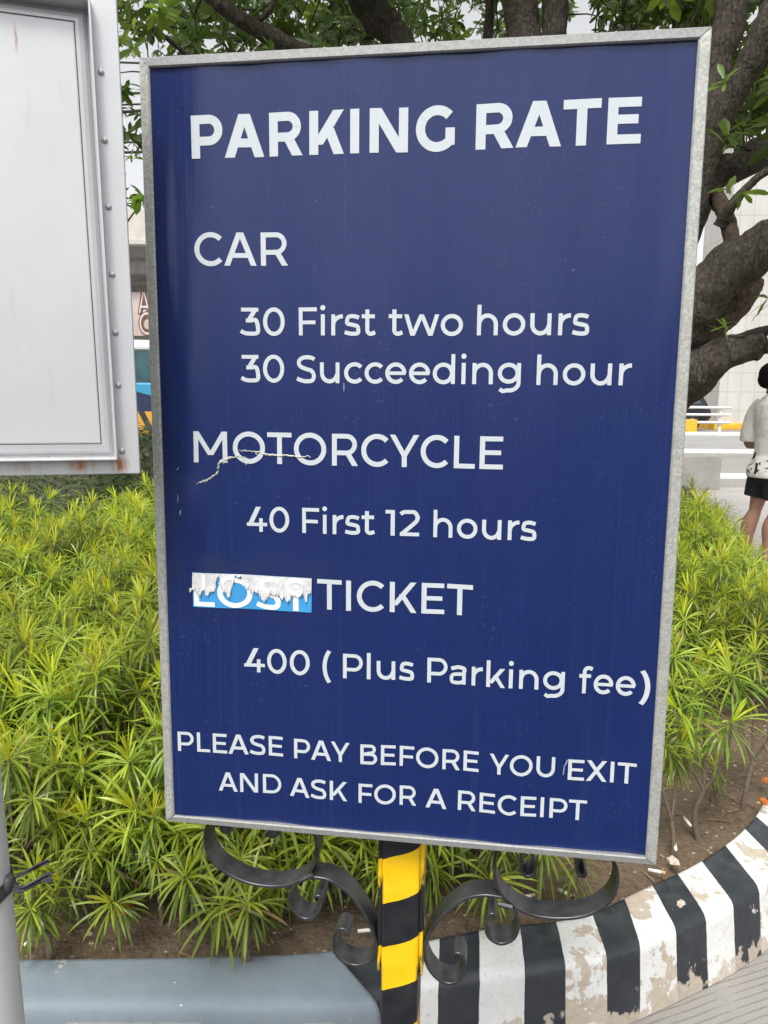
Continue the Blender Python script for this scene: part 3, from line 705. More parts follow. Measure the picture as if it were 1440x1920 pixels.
def m_grey_kerb():
    m = Mat('grey_kerb_paint'); o = m.coord(); x, y, z = m.sep(o); n = m.noise(o, 3.2, 6, .6); g = m.noise(o, 160, 4, .6)
    c = m.mix(m.ramp(n, .3, .7), (.175, .210, .245), (.215, .252, .288))
    c = m.mix(m.math('MULTIPLY', m.ramp(m.noise(o, 20, 5), .5, .8), .3), c, (.25, .29, .33))
    dots = m.math('MULTIPLY', m.ramp(m.vor(o, 26), .06, .04), m.ramp(m.noise(o, 4, 2), .48, .55))
    c = m.mix(dots, c, (.75, .75, .73))
    low = m.math('MULTIPLY', m.ramp(z, .150, .135), m.ramp(m.noise(m.mapping(o, (9, 9, 20)), 1, 5, .6), .50, .53))
    c = m.mix(low, c, (.55, .50, .42))
    wr = m.ramp(m.noise(o, 14, 5, .6), .70, .715); c = m.mix(wr, c, (.50, .46, .40))
    dirt = m.math('MULTIPLY', m.ramp(y, 1.535, 1.575), m.ramp(m.noise(o, 30, 6, .7), .42, .62)); c = m.mix(m.math('MULTIPLY', dirt, .7), c, (.12, .10, .08))
    pit = m.ramp(m.noise(o, 95, 5, .7), .66, .72); c = m.mix(m.math('MULTIPLY', pit, .5), c, (.10, .12, .14))
    stn = m.ramp(m.noise(o, 6.5, 7, .7, .5), .52, .70); c = m.mix(m.math('MULTIPLY', stn, .35), c, (.13, .15, .17))
    return m.done(m.pbr(c, .62, 0, m.bump(g, .22, .004), .35))
def m_stripe_kerb():
    m = Mat('striped_kerb_paint'); o = m.coord(); uv = m.coord('UV'); u, v, _ = m.sep(uv)
    wob = m.math('MULTIPLY', m.math('SUBTRACT', m.noise(o, 16, 3), .5), .05)
    uu = m.math('ADD', u, wob); fr = m.math('FRACT', m.math('MULTIPLY', uu, .5))
    k = m.ramp(fr, .495, .505)              # 0 black .. 1 white
    g = m.noise(o, 220, 4, .6); n = m.noise(o, 9, 6, .6)
    blk = m.mix(m.ramp(n, .3, .75), (.016, .020, .026), (.034, .040, .050))
    dust = m.math('MULTIPLY', m.ramp(m.noise(o, 38, 6, .7), .52, .8), .25); blk = m.mix(dust, blk, (.12, .12, .12))
    edge = m.math('MULTIPLY', m.ramp(m.math('ABSOLUTE', m.math('SUBTRACT', v, .30)), .10, .02), m.ramp(m.noise(o, 25, 4), .35, .7)); blk = m.mix(m.math('MULTIPLY', edge, .35), blk, (.13, .14, .155))
    wht = m.mix(m.ramp(n, .3, .75), (.64, .64, .625), (.76, .76, .745))
    wht = m.mix(m.math('MULTIPLY', m.ramp(m.noise(o, 90, 5, .7), .56, .70), .6), wht, (.38, .36, .33)); wht = m.mix(m.math('MULTIPLY', m.ramp(m.noise(m.mapping(o, (5, 5, 9)), 1, 6, .7), .48, .75), .38), wht, (.34, .33, .31))
    bare = m.mix(m.ramp(m.noise(o, 60, 6, .7), .3, .7), (.40, .335, .265), (.54, .47, .385))
    # where the white has flaked off: more of it farther along the kerb
    cn = m.noise(o, 8.5, 7, .62); far = m.ramp(u, 3.6, 5.4, -.10, .045)
    chip = m.ramp(m.math('ADD', cn, far), .575, .583)
    wht = m.mix(chip, wht, bare)
    chipb = m.ramp(m.math('ADD', m.noise(o, 21, 6, .65), m.ramp(u, 2, 6, -.02, .03)), .685, .692); blk = m.mix(chipb, blk, m.mix(.5, bare, (.6, .6, .6)))
    c = m.mix(k, blk, wht)
    foot = m.math('MULTIPLY', m.ramp(m.math('ADD', v, m.math('MULTIPLY', m.math('SUBTRACT', m.noise(o, 26, 4), .5), .35)), .955, .975), .9); c = m.mix(foot, c, bare)
    h = m.math('ADD', m.math('MULTIPLY', g, .45), m.math('ADD', m.math('MULTIPLY', chip, -1.6), m.math('MULTIPLY', m.math('MULTIPLY', chip, g), 1.4)))
    rough = m.math('ADD', m.math('MULTIPLY', k, .18), .38)
    return m.done(m.pbr(c, rough, 0, m.bump(h, .22, .004)))
M_GK = m_grey_kerb(); M_SK = m_stripe_kerb()
def kerb_profile(F, B, top, out, tilt):
    F = Vector((*F, 0)); B = Vector((*B, 0)); d = (F - B); L = d.length; d.normalize(); up = Vector((0, 0, 1))
    pts = [(B, 0.0), (B, top - .006), (B + d * .004, top)]
    pts += [(B + d * .012, top), (F - d * .030, top - .002), (F - d * .014, top - .005), (F - d * .005, top - .011), (F, top - .019), (F + d * .003, top - .034)]
    pts += [(F + d * (.003 + out * .4), top * .48), (F + d * (.003 + out), 0.002)]
    return [(p.x, p.y, z) for p, z in pts]
def kerb(name, DF, DB, mat, top, out):
    m = MB(); rings = [kerb_profile(f, b, top, out, 0) for f, b in zip(DF, DB)]
    n = len(rings[0]); V = [p for r in rings for p in r]
    F = [(i * n + k, i * n + k + 1, (i + 1) * n + k + 1, (i + 1) * n + k) for i in range(len(rings) - 1) for k in range(n - 1)]
    F.append(tuple(range(n))); F.append(tuple((len(rings) - 1) * n + k for k in range(n - 1, -1, -1)))
    m.add(V, F); o = m.build(name, mat)
    bm = bmesh.new(); bm.from_mesh(o.data); bmesh.ops.recalc_face_normals(bm, faces=bm.faces)
    for f in bm.faces: f.smooth = len(f.verts) == 4
    bm.to_mesh(o.data); bm.free()
    return o, n
gk, _n = kerb('kerb', GF, GB, M_GK, .186, .010)
tag(gk, 'smooth kerb painted plain blue grey, left of the hazard striped post', 'kerb')
sk, _n = kerb('kerb', DF, DB, M_SK, .168, .030)
tag(sk, 'curving kerb painted in chipped black and white stripes, right of the post', 'kerb')
uvs = []
for i in range(len(DF)):
    k, f = divmod(i, NS); a = SKP[k][2]; b_ = SKP[min(k + 1, len(SKP) - 1)][2]; uu = a + (b_ - a) * f / NS
    for k in range(_n): uvs.append((uu, k / (_n - 1)))
set_uv(sk, uvs)

BP = [(x, y) for x, y in GB[:-1]] + [(-.075, 1.592)] + [(x, y) for x, y in DB[NS:]]
def inside(x, y):
    c = False; n = len(BP)
    for i in range(n):
        x1, y1 = BP[i]; x2, y2 = BP[i - 1]
        if (y1 > y) != (y2 > y) and x < (x2 - x1) * (y - y1) / (y2 - y1) + x1: c = not c
    return c
def bdist(x, y):
    d = 9e9
    for i in range(len(BP) - 1):
        ax, ay = BP[i]; bx, by = BP[i + 1]; vx, vy = bx - ax, by - ay
        t = max(0, min(1, ((x - ax) * vx + (y - ay) * vy) / (vx * vx + vy * vy + 1e-12)))
        d = min(d, math.hypot(x - ax - vx * t, y - ay - vy * t))
    return d
def soil_z(x, y, d):
    t = min(1, d / 1.3); t = t * t * (3 - 2 * t)
    n = noise.fractal(Vector((x * 2.6, y * 2.6, 1.7)), 0.9, 2.1, 6) * .016 + noise.noise(Vector((x * 19, y * 19, 4))) * .006
    return .158 + .085 * t + n * min(1, d / .10) + .012 * min(1, d / .05)
def m_soil():
    m = Mat('dry_soil'); o = m.coord(); n = m.noise(o, 5, 7, .65); g = m.noise(o, 55, 6, .7); v = m.vor(o, 90)
    c = m.mix(m.ramp(n, .3, .7), (.075, .052, .034), (.150, .108, .073))
    c = m.mix(m.ramp(g, .35, .75), c, (.20, .15, .105))
    c = m.mix(m.math('MULTIPLY', m.ramp(m.noise(o, 18, 6, .7), .55, .7), .8), c, (.055, .038, .026))
    h = m.math('ADD', m.math('MULTIPLY', g, 1.0), m.math('MULTIPLY', v, .4))
    return m.done(m.pbr(c, .95, 0, m.bump(h, .9, .012), .2))
M_SOIL = m_soil()
mb = MB(); idx = {}
def soil_axis(a, b, fine0, fine1, f, c_):
    out = []; x = a
    while x <= b: out.append(x); x += f if fine0 <= x <= fine1 else c_
    return out
XS = soil_axis(-5.0, 2.95, -1.2, 1.9, .03, .12); YS = soil_axis(1.40, 11.5, 1.4, 3.0, .03, .14)
for j, y in enumerate(YS):
    for i, x in enumerate(XS):
        ins = inside(x, y); d = bdist(x, y)
        if ins or d < .035:
            idx[(i, j)] = len(mb.v); mb.v.append((x, y, soil_z(x, y, d) if ins else .14))
for j in range(len(YS) - 1):
    for i in range(len(XS) - 1):
        q = [(i, j), (i + 1, j), (i + 1, j + 1), (i, j + 1)]
        if all(k in idx for k in q): mb.f.append(tuple(idx[k] for k in q)); mb.mi.append(0)
soil = mb.build('soil', M_SOIL, None, True); struct(soil)

def m_road():
    m = Mat('grooved_concrete'); o = m.coord(); n = m.noise(o, .6, 7, .6); g = m.noise(o, 120, 5, .7); x, y, z = m.sep(o)
    c = m.mix(m.ramp(n, .3, .7), (.235, .222, .205), (.315, .30, .28))
    c = m.mix(m.math('MULTIPLY', m.ramp(m.noise(o, 7, 6, .65), .5, .75), .4), c, (.20, .19, .175))
    q = m.math('ADD', m.math('MULTIPLY', y, .93), m.math('MULTIPLY', x, -.36))
    gr = m.math('SINE', m.math('ADD', m.math('MULTIPLY', q, 330.0), m.math('MULTIPLY', m.noise(o, 5, 3), 4.0)))
    near = m.ramp(y, 6.0, 2.5)
    gm = m.math('MULTIPLY', m.math('MULTIPLY', m.ramp(gr, .45, .9), near), m.ramp(m.noise(o, 10, 5), .30, .5))
    c = m.mix(m.math('MULTIPLY', gm, .34), c, (.15, .14, .13))
    c = m.mix(m.math('MULTIPLY', m.ramp(g, .5, .75), .25), c, (.5, .48, .45))
    h = m.math('ADD', m.math('MULTIPLY', gm, -1.0), m.math('MULTIPLY', g, .5))
    return m.done(m.pbr(c, .85, 0, m.bump(h, .5, .004), .3))
mb = MB(); mb.add([(-200, -12, 0), (200, -12, 0), (200, 300, 0), (-200, 300, 0)], [(0, 1, 2, 3)]); struct(mb.build('road', m_road()))
mb = MB(); mb.add([(-60, -12, .004), (60, -12, .004), (60, .78, .004), (-60, .78, .004)], [(0, 1, 2, 3)]); struct(mb.build('unseen_dark_ground', simple('unseen_dark_ground', (.055, .055, .057), .9, 0, .2, 3, .3, 90)))  # unseen dark ground, added to darken the board's lower reflection and the bounce
def m_pave():
    m = Mat('pale_paving'); o = m.coord(); n = m.noise(o, 1.2, 6, .6)
    c = m.mix(m.ramp(n, .3, .7), (.42, .395, .375), (.50, .475, .455))
    br = m.n('TexBrick'); m.put(br.inputs['Vector'], o); br.inputs['Scale'].default_value = 1.6; br.inputs['Mortar Size'].default_value = .012
    br.inputs['Color1'].default_value = (1, 1, 1, 1); br.inputs['Color2'].default_value = (.93, .93, .93, 1); br.inputs['Mortar'].default_value = (.66, .64, .62, 1)
    mx = m.n('Mix', data_type='RGBA', blend_type='MULTIPLY'); mx.inputs[0].default_value = 1; m.put(mx.inputs[6], c); m.put(mx.inputs[7], br.outputs[0])
    return m.done(m.pbr(mx.outputs[2], .85, 0, None, .3))
mb = MB(); mb.add([(2.2, 5.2, .004), (40, 5.2, .004), (40, 12.4, .004), (-40, 12.4, .004), (-40, 11.6, .004), (2.2, 11.4, .004)], [(0, 1, 2, 3, 4, 5)]); struct(mb.build('pavement', m_pave()))

# ------------------------------------------------------------------ the planting: narrow-leaved shrubs
def m_leaf(name, c1, c2, c3, trans=.35, rough=.42, per_obj=.25):
    m = Mat(name); o = m.coord(); r = m.rnd()
    n = m.noise(o, 7, 3); fine = m.noise(o, 90, 3)
    att = m.n('Attribute', attribute_name='tone').outputs['Fac']
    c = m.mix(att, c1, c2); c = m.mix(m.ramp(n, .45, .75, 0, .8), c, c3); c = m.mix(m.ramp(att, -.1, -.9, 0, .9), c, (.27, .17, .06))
    hs = m.n('HueSaturation'); m.put(hs.inputs['Color'], c); m.put(hs.inputs['Value'], m.ramp(r, 0, 1, 1 - per_obj, 1 + per_obj)); m.put(hs.inputs['Hue'], m.ramp(r, 0, 1, .488, .508))
    c = hs.outputs[0]
    p = m.pbr(c, m.ramp(fine, .3, .7, rough - .06, rough + .1), 0, None, .45)
    t = m.n('BsdfTranslucent'); hs2 = m.n('HueSaturation'); m.put(hs2.inputs['Color'], c); hs2.inputs['Value'].default_value = 1.5; hs2.inputs['Hue'].default_value = .487; m.put(t.inputs['Color'], hs2.outputs[0])
    mx = m.n('MixShader'); mx.inputs[0].default_value = trans; m.t.links.new(p, mx.inputs[1]); m.t.links.new(t.outputs[0], mx.inputs[2])
    return m.done(mx.outputs[0])
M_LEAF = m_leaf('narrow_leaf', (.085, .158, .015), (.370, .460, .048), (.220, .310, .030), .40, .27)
M_SHOOT = m_leaf('young_leaf', (.40, .49, .022), (.60, .60, .032), (.50, .44, .035), .44)
M_STEM = simple('shrub_stem', (.15, .115, .085), .85, 0, .3, 60, .3, 120)

class LeafMB(MB):
    def __init__(s): super().__init__(); s.tone = []
    def leaf(s, p, d, up, L, w, droop, tone, seg=5, fold=.22):
        """a narrow blade from p along d, bending down by droop"""
        d = Vector(d).normalized(); side = d.cross(up)
        if side.length < 1e-3: side = d.orthogonal()
        side.normalize(); nrm = side.cross(d).normalized()
        V = []; q = Vector(p); dd = d.copy()
        for i in range(seg + 1):
            t = i / seg
            ww = w * (0.28 + 1.1 * t) if t < .45 else w * (.775 + .2 * sin((t - .45) / .55 * 2)) * (1 - max(0, (t - .62) / .38) ** 1.8)
            ww = max(ww, w * .06) * .5
            V += [q - side * ww + nrm * ww * fold, q, q + side * ww + nrm * ww * fold]
            dd = (dd + Vector((0, 0, -1)) * droop / seg).normalized(); nrm = side.cross(dd).normalized()
            q = q + dd * (L / seg)
        b = s.add(V, [f for i in range(seg) for f in ((i * 3, i * 3 + 1, i * 3 + 4, i * 3 + 3), (i * 3 + 1, i * 3 + 2, i * 3 + 5, i * 3 + 4))])
        s.tone += [tone] * len(V)
    def finish(s, name, mat, parent):
        o = s.build(name, mat, parent, True)
        a = o.data.attributes.new('tone', 'FLOAT', 'POINT'); a.data.foreach_set('value', s.tone); return o

def rosette(lm, sm, p, ax, rr, size=1.0, young=True):
    ax = Vector(ax).normalized(); e1 = ax.orthogonal().normalized(); e2 = ax.cross(e1)
    ph = rr.uniform(0, 6.28); n = 0
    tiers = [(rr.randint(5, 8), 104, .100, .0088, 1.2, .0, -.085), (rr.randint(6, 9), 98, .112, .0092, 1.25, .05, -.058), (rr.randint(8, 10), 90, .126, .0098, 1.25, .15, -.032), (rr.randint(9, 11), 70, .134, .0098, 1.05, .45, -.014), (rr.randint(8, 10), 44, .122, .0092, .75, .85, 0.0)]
    for cnt, ang, L, w, droop, tone, off in tiers:
        for k in range(cnt):
            a = ph + k * 2.399 + rr.uniform(-.2, .2); an = radians(ang + rr.uniform(-22, 22))
            d = ax * cos(an) + (e1 * cos(a) + e2 * sin(a)) * sin(an)
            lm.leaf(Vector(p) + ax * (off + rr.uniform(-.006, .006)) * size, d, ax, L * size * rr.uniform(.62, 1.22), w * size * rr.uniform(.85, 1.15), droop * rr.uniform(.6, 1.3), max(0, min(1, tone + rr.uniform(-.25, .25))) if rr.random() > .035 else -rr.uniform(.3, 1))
        ph += 1.1
    if young:
        for k in range(rr.randint(5, 8)):
            a = ph + k * 2.399; an = radians(rr.uniform(6, 30))
            d = ax * cos(an) + (e1 * cos(a) + e2 * sin(a)) * sin(an)
            sm.leaf(Vector(p) + ax * .006 * size, d, ax, rr.uniform(.060, .115) * size, .0072 * size, .22, rr.uniform(0, 1), 4)

def shrub_proto(seed, tips, h, spread, leggy=False, size=1.0, young=.7):
    rr = random.Random(seed); root = thing('narrow_leaved_shrub')
    lm, sm, st_ = LeafMB(), LeafMB(), MB()
    base = Vector((0, 0, -.02)); top0 = h * (.38 if not leggy else .5)
    fork = Vector((rr.uniform(-.02, .02), rr.uniform(-.02, .02), top0 * .7))
    st_.tube(crom([base, Vector((rr.uniform(-.015, .015), rr.uniform(-.015, .015), top0 * .35)), fork], 3), [.0085, .008, .0078, .0075, .007, .0068, .0065], 6, False)
    for k in range(tips):
        a = k * 2.399 + rr.uniform(-.4, .4); f = sqrt((k + .3) / tips)
        r = spread * f * rr.uniform(.8, 1.1)
        z = h * (1 - .62 * f ** 1.6 * (0.25 if leggy else 1)) * rr.uniform(.9, 1.08)
        p = Vector((r * cos(a), r * sin(a), z))
        ax = Vector((cos(a) * f * .85 + rr.uniform(-.25, .25), sin(a) * f * .85 + rr.uniform(-.25, .25), 1)).normalized()
        mid = fork.lerp(p, .5) + Vector((cos(a), sin(a), 0)) * .02
        st_.tube(crom([fork, mid, p], 3), [.0048, .0046, .0044, .004, .0036, .0032, .003], 5, False)
        rosette(lm, sm, p, ax, rr, size * rr.uniform(.78, 1.14), rr.random() < young)
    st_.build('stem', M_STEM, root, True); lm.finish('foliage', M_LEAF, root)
    if sm.v: sm.finish('young_shoots', M_SHOOT, root)
    return root
protos = [shrub_proto(11 + i, t, h, sp, False, 1.0, y) for i, (t, h, sp, y) in enumerate([(12, .44, .19, .55), (11, .40, .18, .45), (13, .48, .20, .7), (10, .38, .17, .6), (12, .46, .18, .8), (11, .35, .20, .3), (14, .42, .21, .6), (12, .50, .19, .65)])]
fine = [shrub_proto(81 + i, t, h, sp, False, .80, y) for i, (t, h, sp, y) in enumerate([(18, .44, .20, .6), (17, .40, .19, .5), (20, .47, .21, .7), (16, .50, .18, .8), (18, .38, .21, .4), (17, .45, .19, .75)])]
leggy = [shrub_proto(41 + i, t, h, sp, True, .95, y) for i, (t, h, sp, y) in enumerate([(3, .46, .11, .7), (4, .50, .13, .8), (2, .38, .07, .4)])]
small = [shrub_proto(61 + i, t, h, sp, True, .8, .2) for i, (t, h, sp) in enumerate([(1, .16, .02), (2, .20, .05)])]
used = set()
def place(proto, x, y, sc, label, group, rz=None, dz=0.0):
    o = proto if proto not in used else copy_tree(proto)
    used.add(proto)
    o.location = (x, y, soil_z(x, y, bdist(x, y)) + dz); o.rotation_euler = (R.uniform(-.06, .06), R.uniform(-.06, .06), R.uniform(0, 6.28) if rz is None else rz); o.scale = (sc, sc, sc)
    o['label'] = label; o['category'] = 'shrub'
    if group: o['group'] = group
    elif 'group' in o: del o['group']
    return o
G_L, G_R, G_M, G_B = 'leafy shrubs left of the blue board', 'leafy shrubs right of the blue board', 'leafy shrubs behind the blue board', 'leafy shrubs seen below the blue board'
LB = {G_L: 'bushy bright green narrow-leaved shrub in the dense bed left of the blue board', G_R: 'bushy green narrow-leaved shrub in the bed on the right of the blue board',
      G_M: 'green narrow-leaved shrub standing hidden behind the blue board', G_B: 'green narrow-leaved shrub hanging over bare soil under the bottom of the blue board'}
def proj(P):
    d = Vector(P) - CAM; z = d.dot(_f0); return 720 + FPX * d.dot(_right) / z, 960 - FPX * d.dot(_up) / z
def hedge_ok(x, y):
    if not inside(x, y): return False
    d = bdist(x, y)
    if x > .30 and y < 2.9 and d < .33 + .10 * (x - .3): return False     # bare soil along the striped kerb
    if x <= .30 and y < 2.5 and d < .11: return False
    if x > .30 and d < .16: return False
    lim = 4.45 + 1.25 * (x + 2.3)
    if x < -1.2 and y > lim: return False
    if y > 5.7 + max(0, x) * .45: return False
    if x < -3.0: return False
    return True
spots = []
cand = [(x, y) for x in [-3.0 + .04 * i for i in range(152)] for y in [1.6 + .04 * j for j in range(135)]]
R.shuffle(cand)
for (x, y) in cand:
    if not hedge_ok(x, y): continue
    px, py = proj((x, y, .24))
    hid = 330 < px < 1205 and py < 1490
    vis = -60 < px < 1500
    if not vis: 
        if abs(px - 720) > 1100: continue
    gap = .125 if y < 2.2 else .145 if y < 3.0 else (.175 if y < 4.4 else .22)
    if hid: gap *= 2.2
    if not vis: gap *= 2.0
    if all((x - a) ** 2 + (y - b) ** 2 > gap * gap for a, b in spots): spots.append((x, y))
def sil_ok(x, y):
    for zz in (.55, .68):
        px, py = proj((x + .05, y, zz))
        if 1250 < px < 1560:
            L = [(1250, 868), (1290, 884), (1350, 912), (1395, 980), (1440, 1036), (1560, 1150)]
            for (a, b), (c, d) in zip(L, L[1:]):
                if a <= px < c and py < b + (d - b) * (px - a) / (c - a): return False
    return True
spots = [q for q in spots if sil_ok(*q)]
print('shrubs', len(spots))
for (x, y) in spots:
    px, py = proj((x, y, .45)); sc = R.uniform(.86, 1.12) * (1.0 + .055 * max(0, min(3.2, y - 2)))
    d = bdist(x, y)
    if d < .45 and y < 2.6: sc *= .82
    g = G_L if px < 320 else (G_R if px > 1215 else (G_M if py < 1560 else G_B))
    place(R.choice(protos if y < 2.25 + R.uniform(-.2, .2) else fine), x, y, sc, LB[g], g)
# the bare-stemmed ones at the edge of the soil on the right
for pr, (px, py), sc, lab in [(leggy[0], (1312, 1558), 1.0, 'leggy shrub with one bare pale stem nearest the right edge of the blue board'),
                              (leggy[1], (1392, 1500), .95, 'leggy shrub with a forked bare stem on the soil by the right edge'),
                              (leggy[2], (1262, 1590), .9, 'thin leaning leggy shrub half hidden by the lower right corner of the blue board')]:
    p = onz(px, py, .20); place(pr, p.x, p.y, sc, lab, None, rz=1.0)
for pr, (px, py), sc, lab in [(small[0], (1340, 1500), .8, 'tiny yellowing seedling lying low on the bare soil at right'), (small[1], (1000, 1690), 1.0, 'small shrub with one leafy tuft seen inside the right iron hoop'),
                              (small[0], (1075, 1700), 1.0, 'small low leafy tuft on bare soil beside the cigarette end in the right hoop'), (small[1], (470, 1790), .9, 'small leafy shrub drooping over the blue grey kerb under the left iron hoop'),
                              (small[1], (92, 1788), .95, 'small low shrub at the kerb edge right beside the grey pole'), (small[1], (590, 1700), 1.0, 'low leafy shrub seen through the small curl of the left iron scroll')]:
    p = onz(px, py, .19); place(pr, p.x, p.y, sc, lab, None)

# low small-leaved ground cover behind the shrubs at left: one mat of leaves
M_COVER = m_leaf('cover_leaf', (.035, .060, .018), (.085, .120, .030), (.10, .085, .04), .2, .35, 0)
lm = LeafMB(); rr = random.Random(5)
def cover_z(x, y): return   .50 + .62 * exp(-((x + 2.28) / .40) ** 2) * exp(-((y - 7.4) / 1.3) ** 2) + .10 * noise.noise(Vector((x * 1.1, y * 1.1, 9))) + .05 * noise.noise(Vector((x * 4, y * 4, 2)))
k = 0
while k < 24000:
    x = rr.uniform(-4.6, 1.2); y = rr.uniform(4.2, 9.6)
    if not inside(x, y) or bdist(x, y) < .05: continue
    if y < 4.15 + 1.25 * (x + 2.3) or (x > -1.2 and y < 5.9): continue
    if rr.random() > (1.0 if x < -.6 else .5): continue
    k += 1
    a = rr.uniform(0, 6.28); e = rr.uniform(-.3, .9)
    d = Vector((cos(a) * cos(e), sin(a) * cos(e), sin(e)))
    lm.leaf((x, y, cover_z(x, y) + rr.uniform(-.09, .05)), d, Vector((0, 0, 1)), rr.uniform(.04, .075), rr.uniform(.024, .036), .5, rr.random(), 2, .15)
bx = [-5.0 + .1 * i for i in range(63)]; by = [4.0 + .1 * i for i in range(62)]
b0 = len(lm.v); okk = {}
for j, y in enumerate(by):
    for i, x in enumerate(bx):
        if inside(x, y) and not (y < 4.5 + 1.25 * (x + 2.3) or (x > -1.2 and y < 6.0)):
            okk[(i, j)] = len(lm.v); lm.v.append((x, y, cover_z(x, y) - .07 if bdist(x, y) > .2 else .15)); lm.tone.append(0.0)
for j in range(61):
    for i in range(62):
        q = [(i, j), (i + 1, j), (i + 1, j + 1), (i, j + 1)]
        if all(k in okk for k in q): lm.f.append(tuple(okk[k] for k in q)); lm.mi.append(0)
gc = lm.finish('ground_cover', M_COVER, None); tag(gc, 'low dark mat of small leaves behind the shrubs, under the silver sign', 'ground cover', None, 'stuff')

# ------------------------------------------------------------------ trees
def m_bark(name, c1, c2, c3):
    m = Mat(name); o = m.coord(); n = m.noise(m.mapping(o, (1, 1, .35)), 7, 7, .65); g = m.noise(o, 34, 6, .7); big = m.noise(o, 2.2, 4)
    c = m.mix(m.ramp(n, .3, .7), c1, c2); c = m.mix(m.ramp(big, .5, .7), c, c3)
    c = m.mix(m.math('MULTIPLY', m.ramp(g, .52, .70), .7), c, tuple(x * 2.1 for x in c2)); c = m.mix(m.math('MULTIPLY', m.ramp(g, .46, .34), .7), c, tuple(x * .45 for x in c1))
    fis = m.vor(m.mapping(o, (1, 1, .22), (0, 0, 0)), 26.0, 'DISTANCE_TO_EDGE'); fk = m.math('MULTIPLY', m.ramp(fis, .10, .01), m.ramp(n, .42, .6)); c = m.mix(m.math('MULTIPLY', fk, .35), c, tuple(x * .4 for x in c1))
    h = m.math('ADD', m.math('MULTIPLY', n, 1.0), m.math('ADD', m.math('MULTIPLY', g, .45), m.math('MULTIPLY', fk, -.18)))
    return m.done(m.pbr(c, .9, 0, m.bump(h, 1.0, .06), .2))
M_BARK = m_bark('grey_bark', (.042, .035, .028), (.088, .075, .061), (.064, .055, .042))
M_BARKB = m_bark('split_brown_bark', (.060, .042, .030), (.120, .088, .062), (.08, .06, .045))
M_HOLLOW_SHADE = simple('hollow_shade', (.012, .010, .009), .95)  # near-black ellipsoids carry the shade of a rotten hollow in their colour
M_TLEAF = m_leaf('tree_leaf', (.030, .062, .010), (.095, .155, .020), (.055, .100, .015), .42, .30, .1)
M_TLEAFB = m_leaf('light_green_tree_leaf', (.09, .17, .02), (.16, .26, .03), (.12, .2, .03), .5, .35, .1)  # lighter green leaves, mixed at random into the crowns and sprays

def limb(name, pts, rads, mat, parent, seed=0, n=22):
    P = crom(pts, 14); m = len(P); rd = []
    for i in range(m):
        t = i / (m - 1) * (len(rads) - 1); k = min(int(t), len(rads) - 2); rd.append(rads[k] + (rads[k + 1] - rads[k]) * (t - k))
    P = [p + Vector((noise.noise(p * 2.1 + Vector((seed, 0, 0))), noise.noise(p * 2.1 + Vector((0, seed, 5))), noise.noise(p * 2.1 + Vector((3, 0, seed))))) * min(.05, rd[i] * .5) for i, p in enumerate(P)]
    b = MB(); b.tube(P, rd, n, True, 0, .15, seed)
    C0 = []
    for p in P: C0 += [p] * n
    for i in range(len(b.v)):
        v = Vector(b.v[i]); d = v - C0[i]; L = d.length
        k = noise.fractal(v * 9.0 + Vector((seed, 0, 0)), 1.0, 2.0, 4) * .13 + max(0, noise.noise(v * 3.3 + Vector((0, seed, 0))) - .25) * .24
        b.v[i] = tuple(v + d * k)
    o = b.build(name, mat, parent, True); return o, P
def leaf_cluster(lm, p, ax, rr, L=.15, cnt=9, w=.36, bright=.0):
    ax = Vector(ax).normalized(); e1 = ax.orthogonal().normalized(); e2 = ax.cross(e1); ph = rr.uniform(0, 6.28)
    for k in range(cnt):
        a = ph + k * 2.399; an = radians(rr.uniform(42, 100)); d = ax * cos(an) + (e1 * cos(a) + e2 * sin(a)) * sin(an)
        l = L * rr.uniform(.65, 1.15)
        lm.leaf(Vector(p) + ax * rr.uniform(-.05, .02), d, ax, l, l * w * rr.uniform(.8, 1.15), rr.uniform(.2, .8), max(0, min(1, rr.random() * .8 + bright)), 4, .16)

def D(px, py, Y): return at(px, py, Y)
def px_r(w, Y): return w * .5 * Y / FPX * 1.04      # half of a width in the photo at depth Y
def tree(name, label, base, limbs, crown_fn, n_leaf, seed):
    t = thing(name, base); tag(t, label, 'tree')
    inv = Matrix.Translation(-Vector(base))
    out = []
    for nm, mat, tr, Ys, wd, hollow in limbs:
        Y = Ys if isinstance(Ys, (list, tuple)) else [Ys] * len(tr)
        pts = [inv @ (D(p[0], p[1], y) if len(p) == 2 else Vector(p)) for p, y in zip(tr, Y)]
        rads = [px_r(w, y) for w, y in zip(wd, Y)] if not hollow == 'm' else wd
        o, P = limb(nm, pts, rads, mat, t, seed + len(out))
        out.append((o, P))
        if hollow is True:
            d = (P[-1] - P[-3]).normalized(); e = MB(); r = rads[-1]
            q = d.to_track_quat('Z', 'Y').to_matrix().to_4x4()
            e.ell(P[-1] + d * .002, (r * .78, r * .62, .012), 14, 6, 0, q); c_ = P[int(len(P) * .80)]; q2 = (P[-1] - P[int(len(P) * .6)]).normalized().to_track_quat('X', 'Z').to_matrix().to_4x4(); e.ell(c_ + Vector((0, -.035, .062)), (.165, .050, .042), 16, 8, 0, q2); e.build('rotten_hollow_shade', M_HOLLOW_SHADE, o, True)
    return t, out
bA = onz(1150, 1035, .22); bA = Vector((bA.x, 5.95, .20))
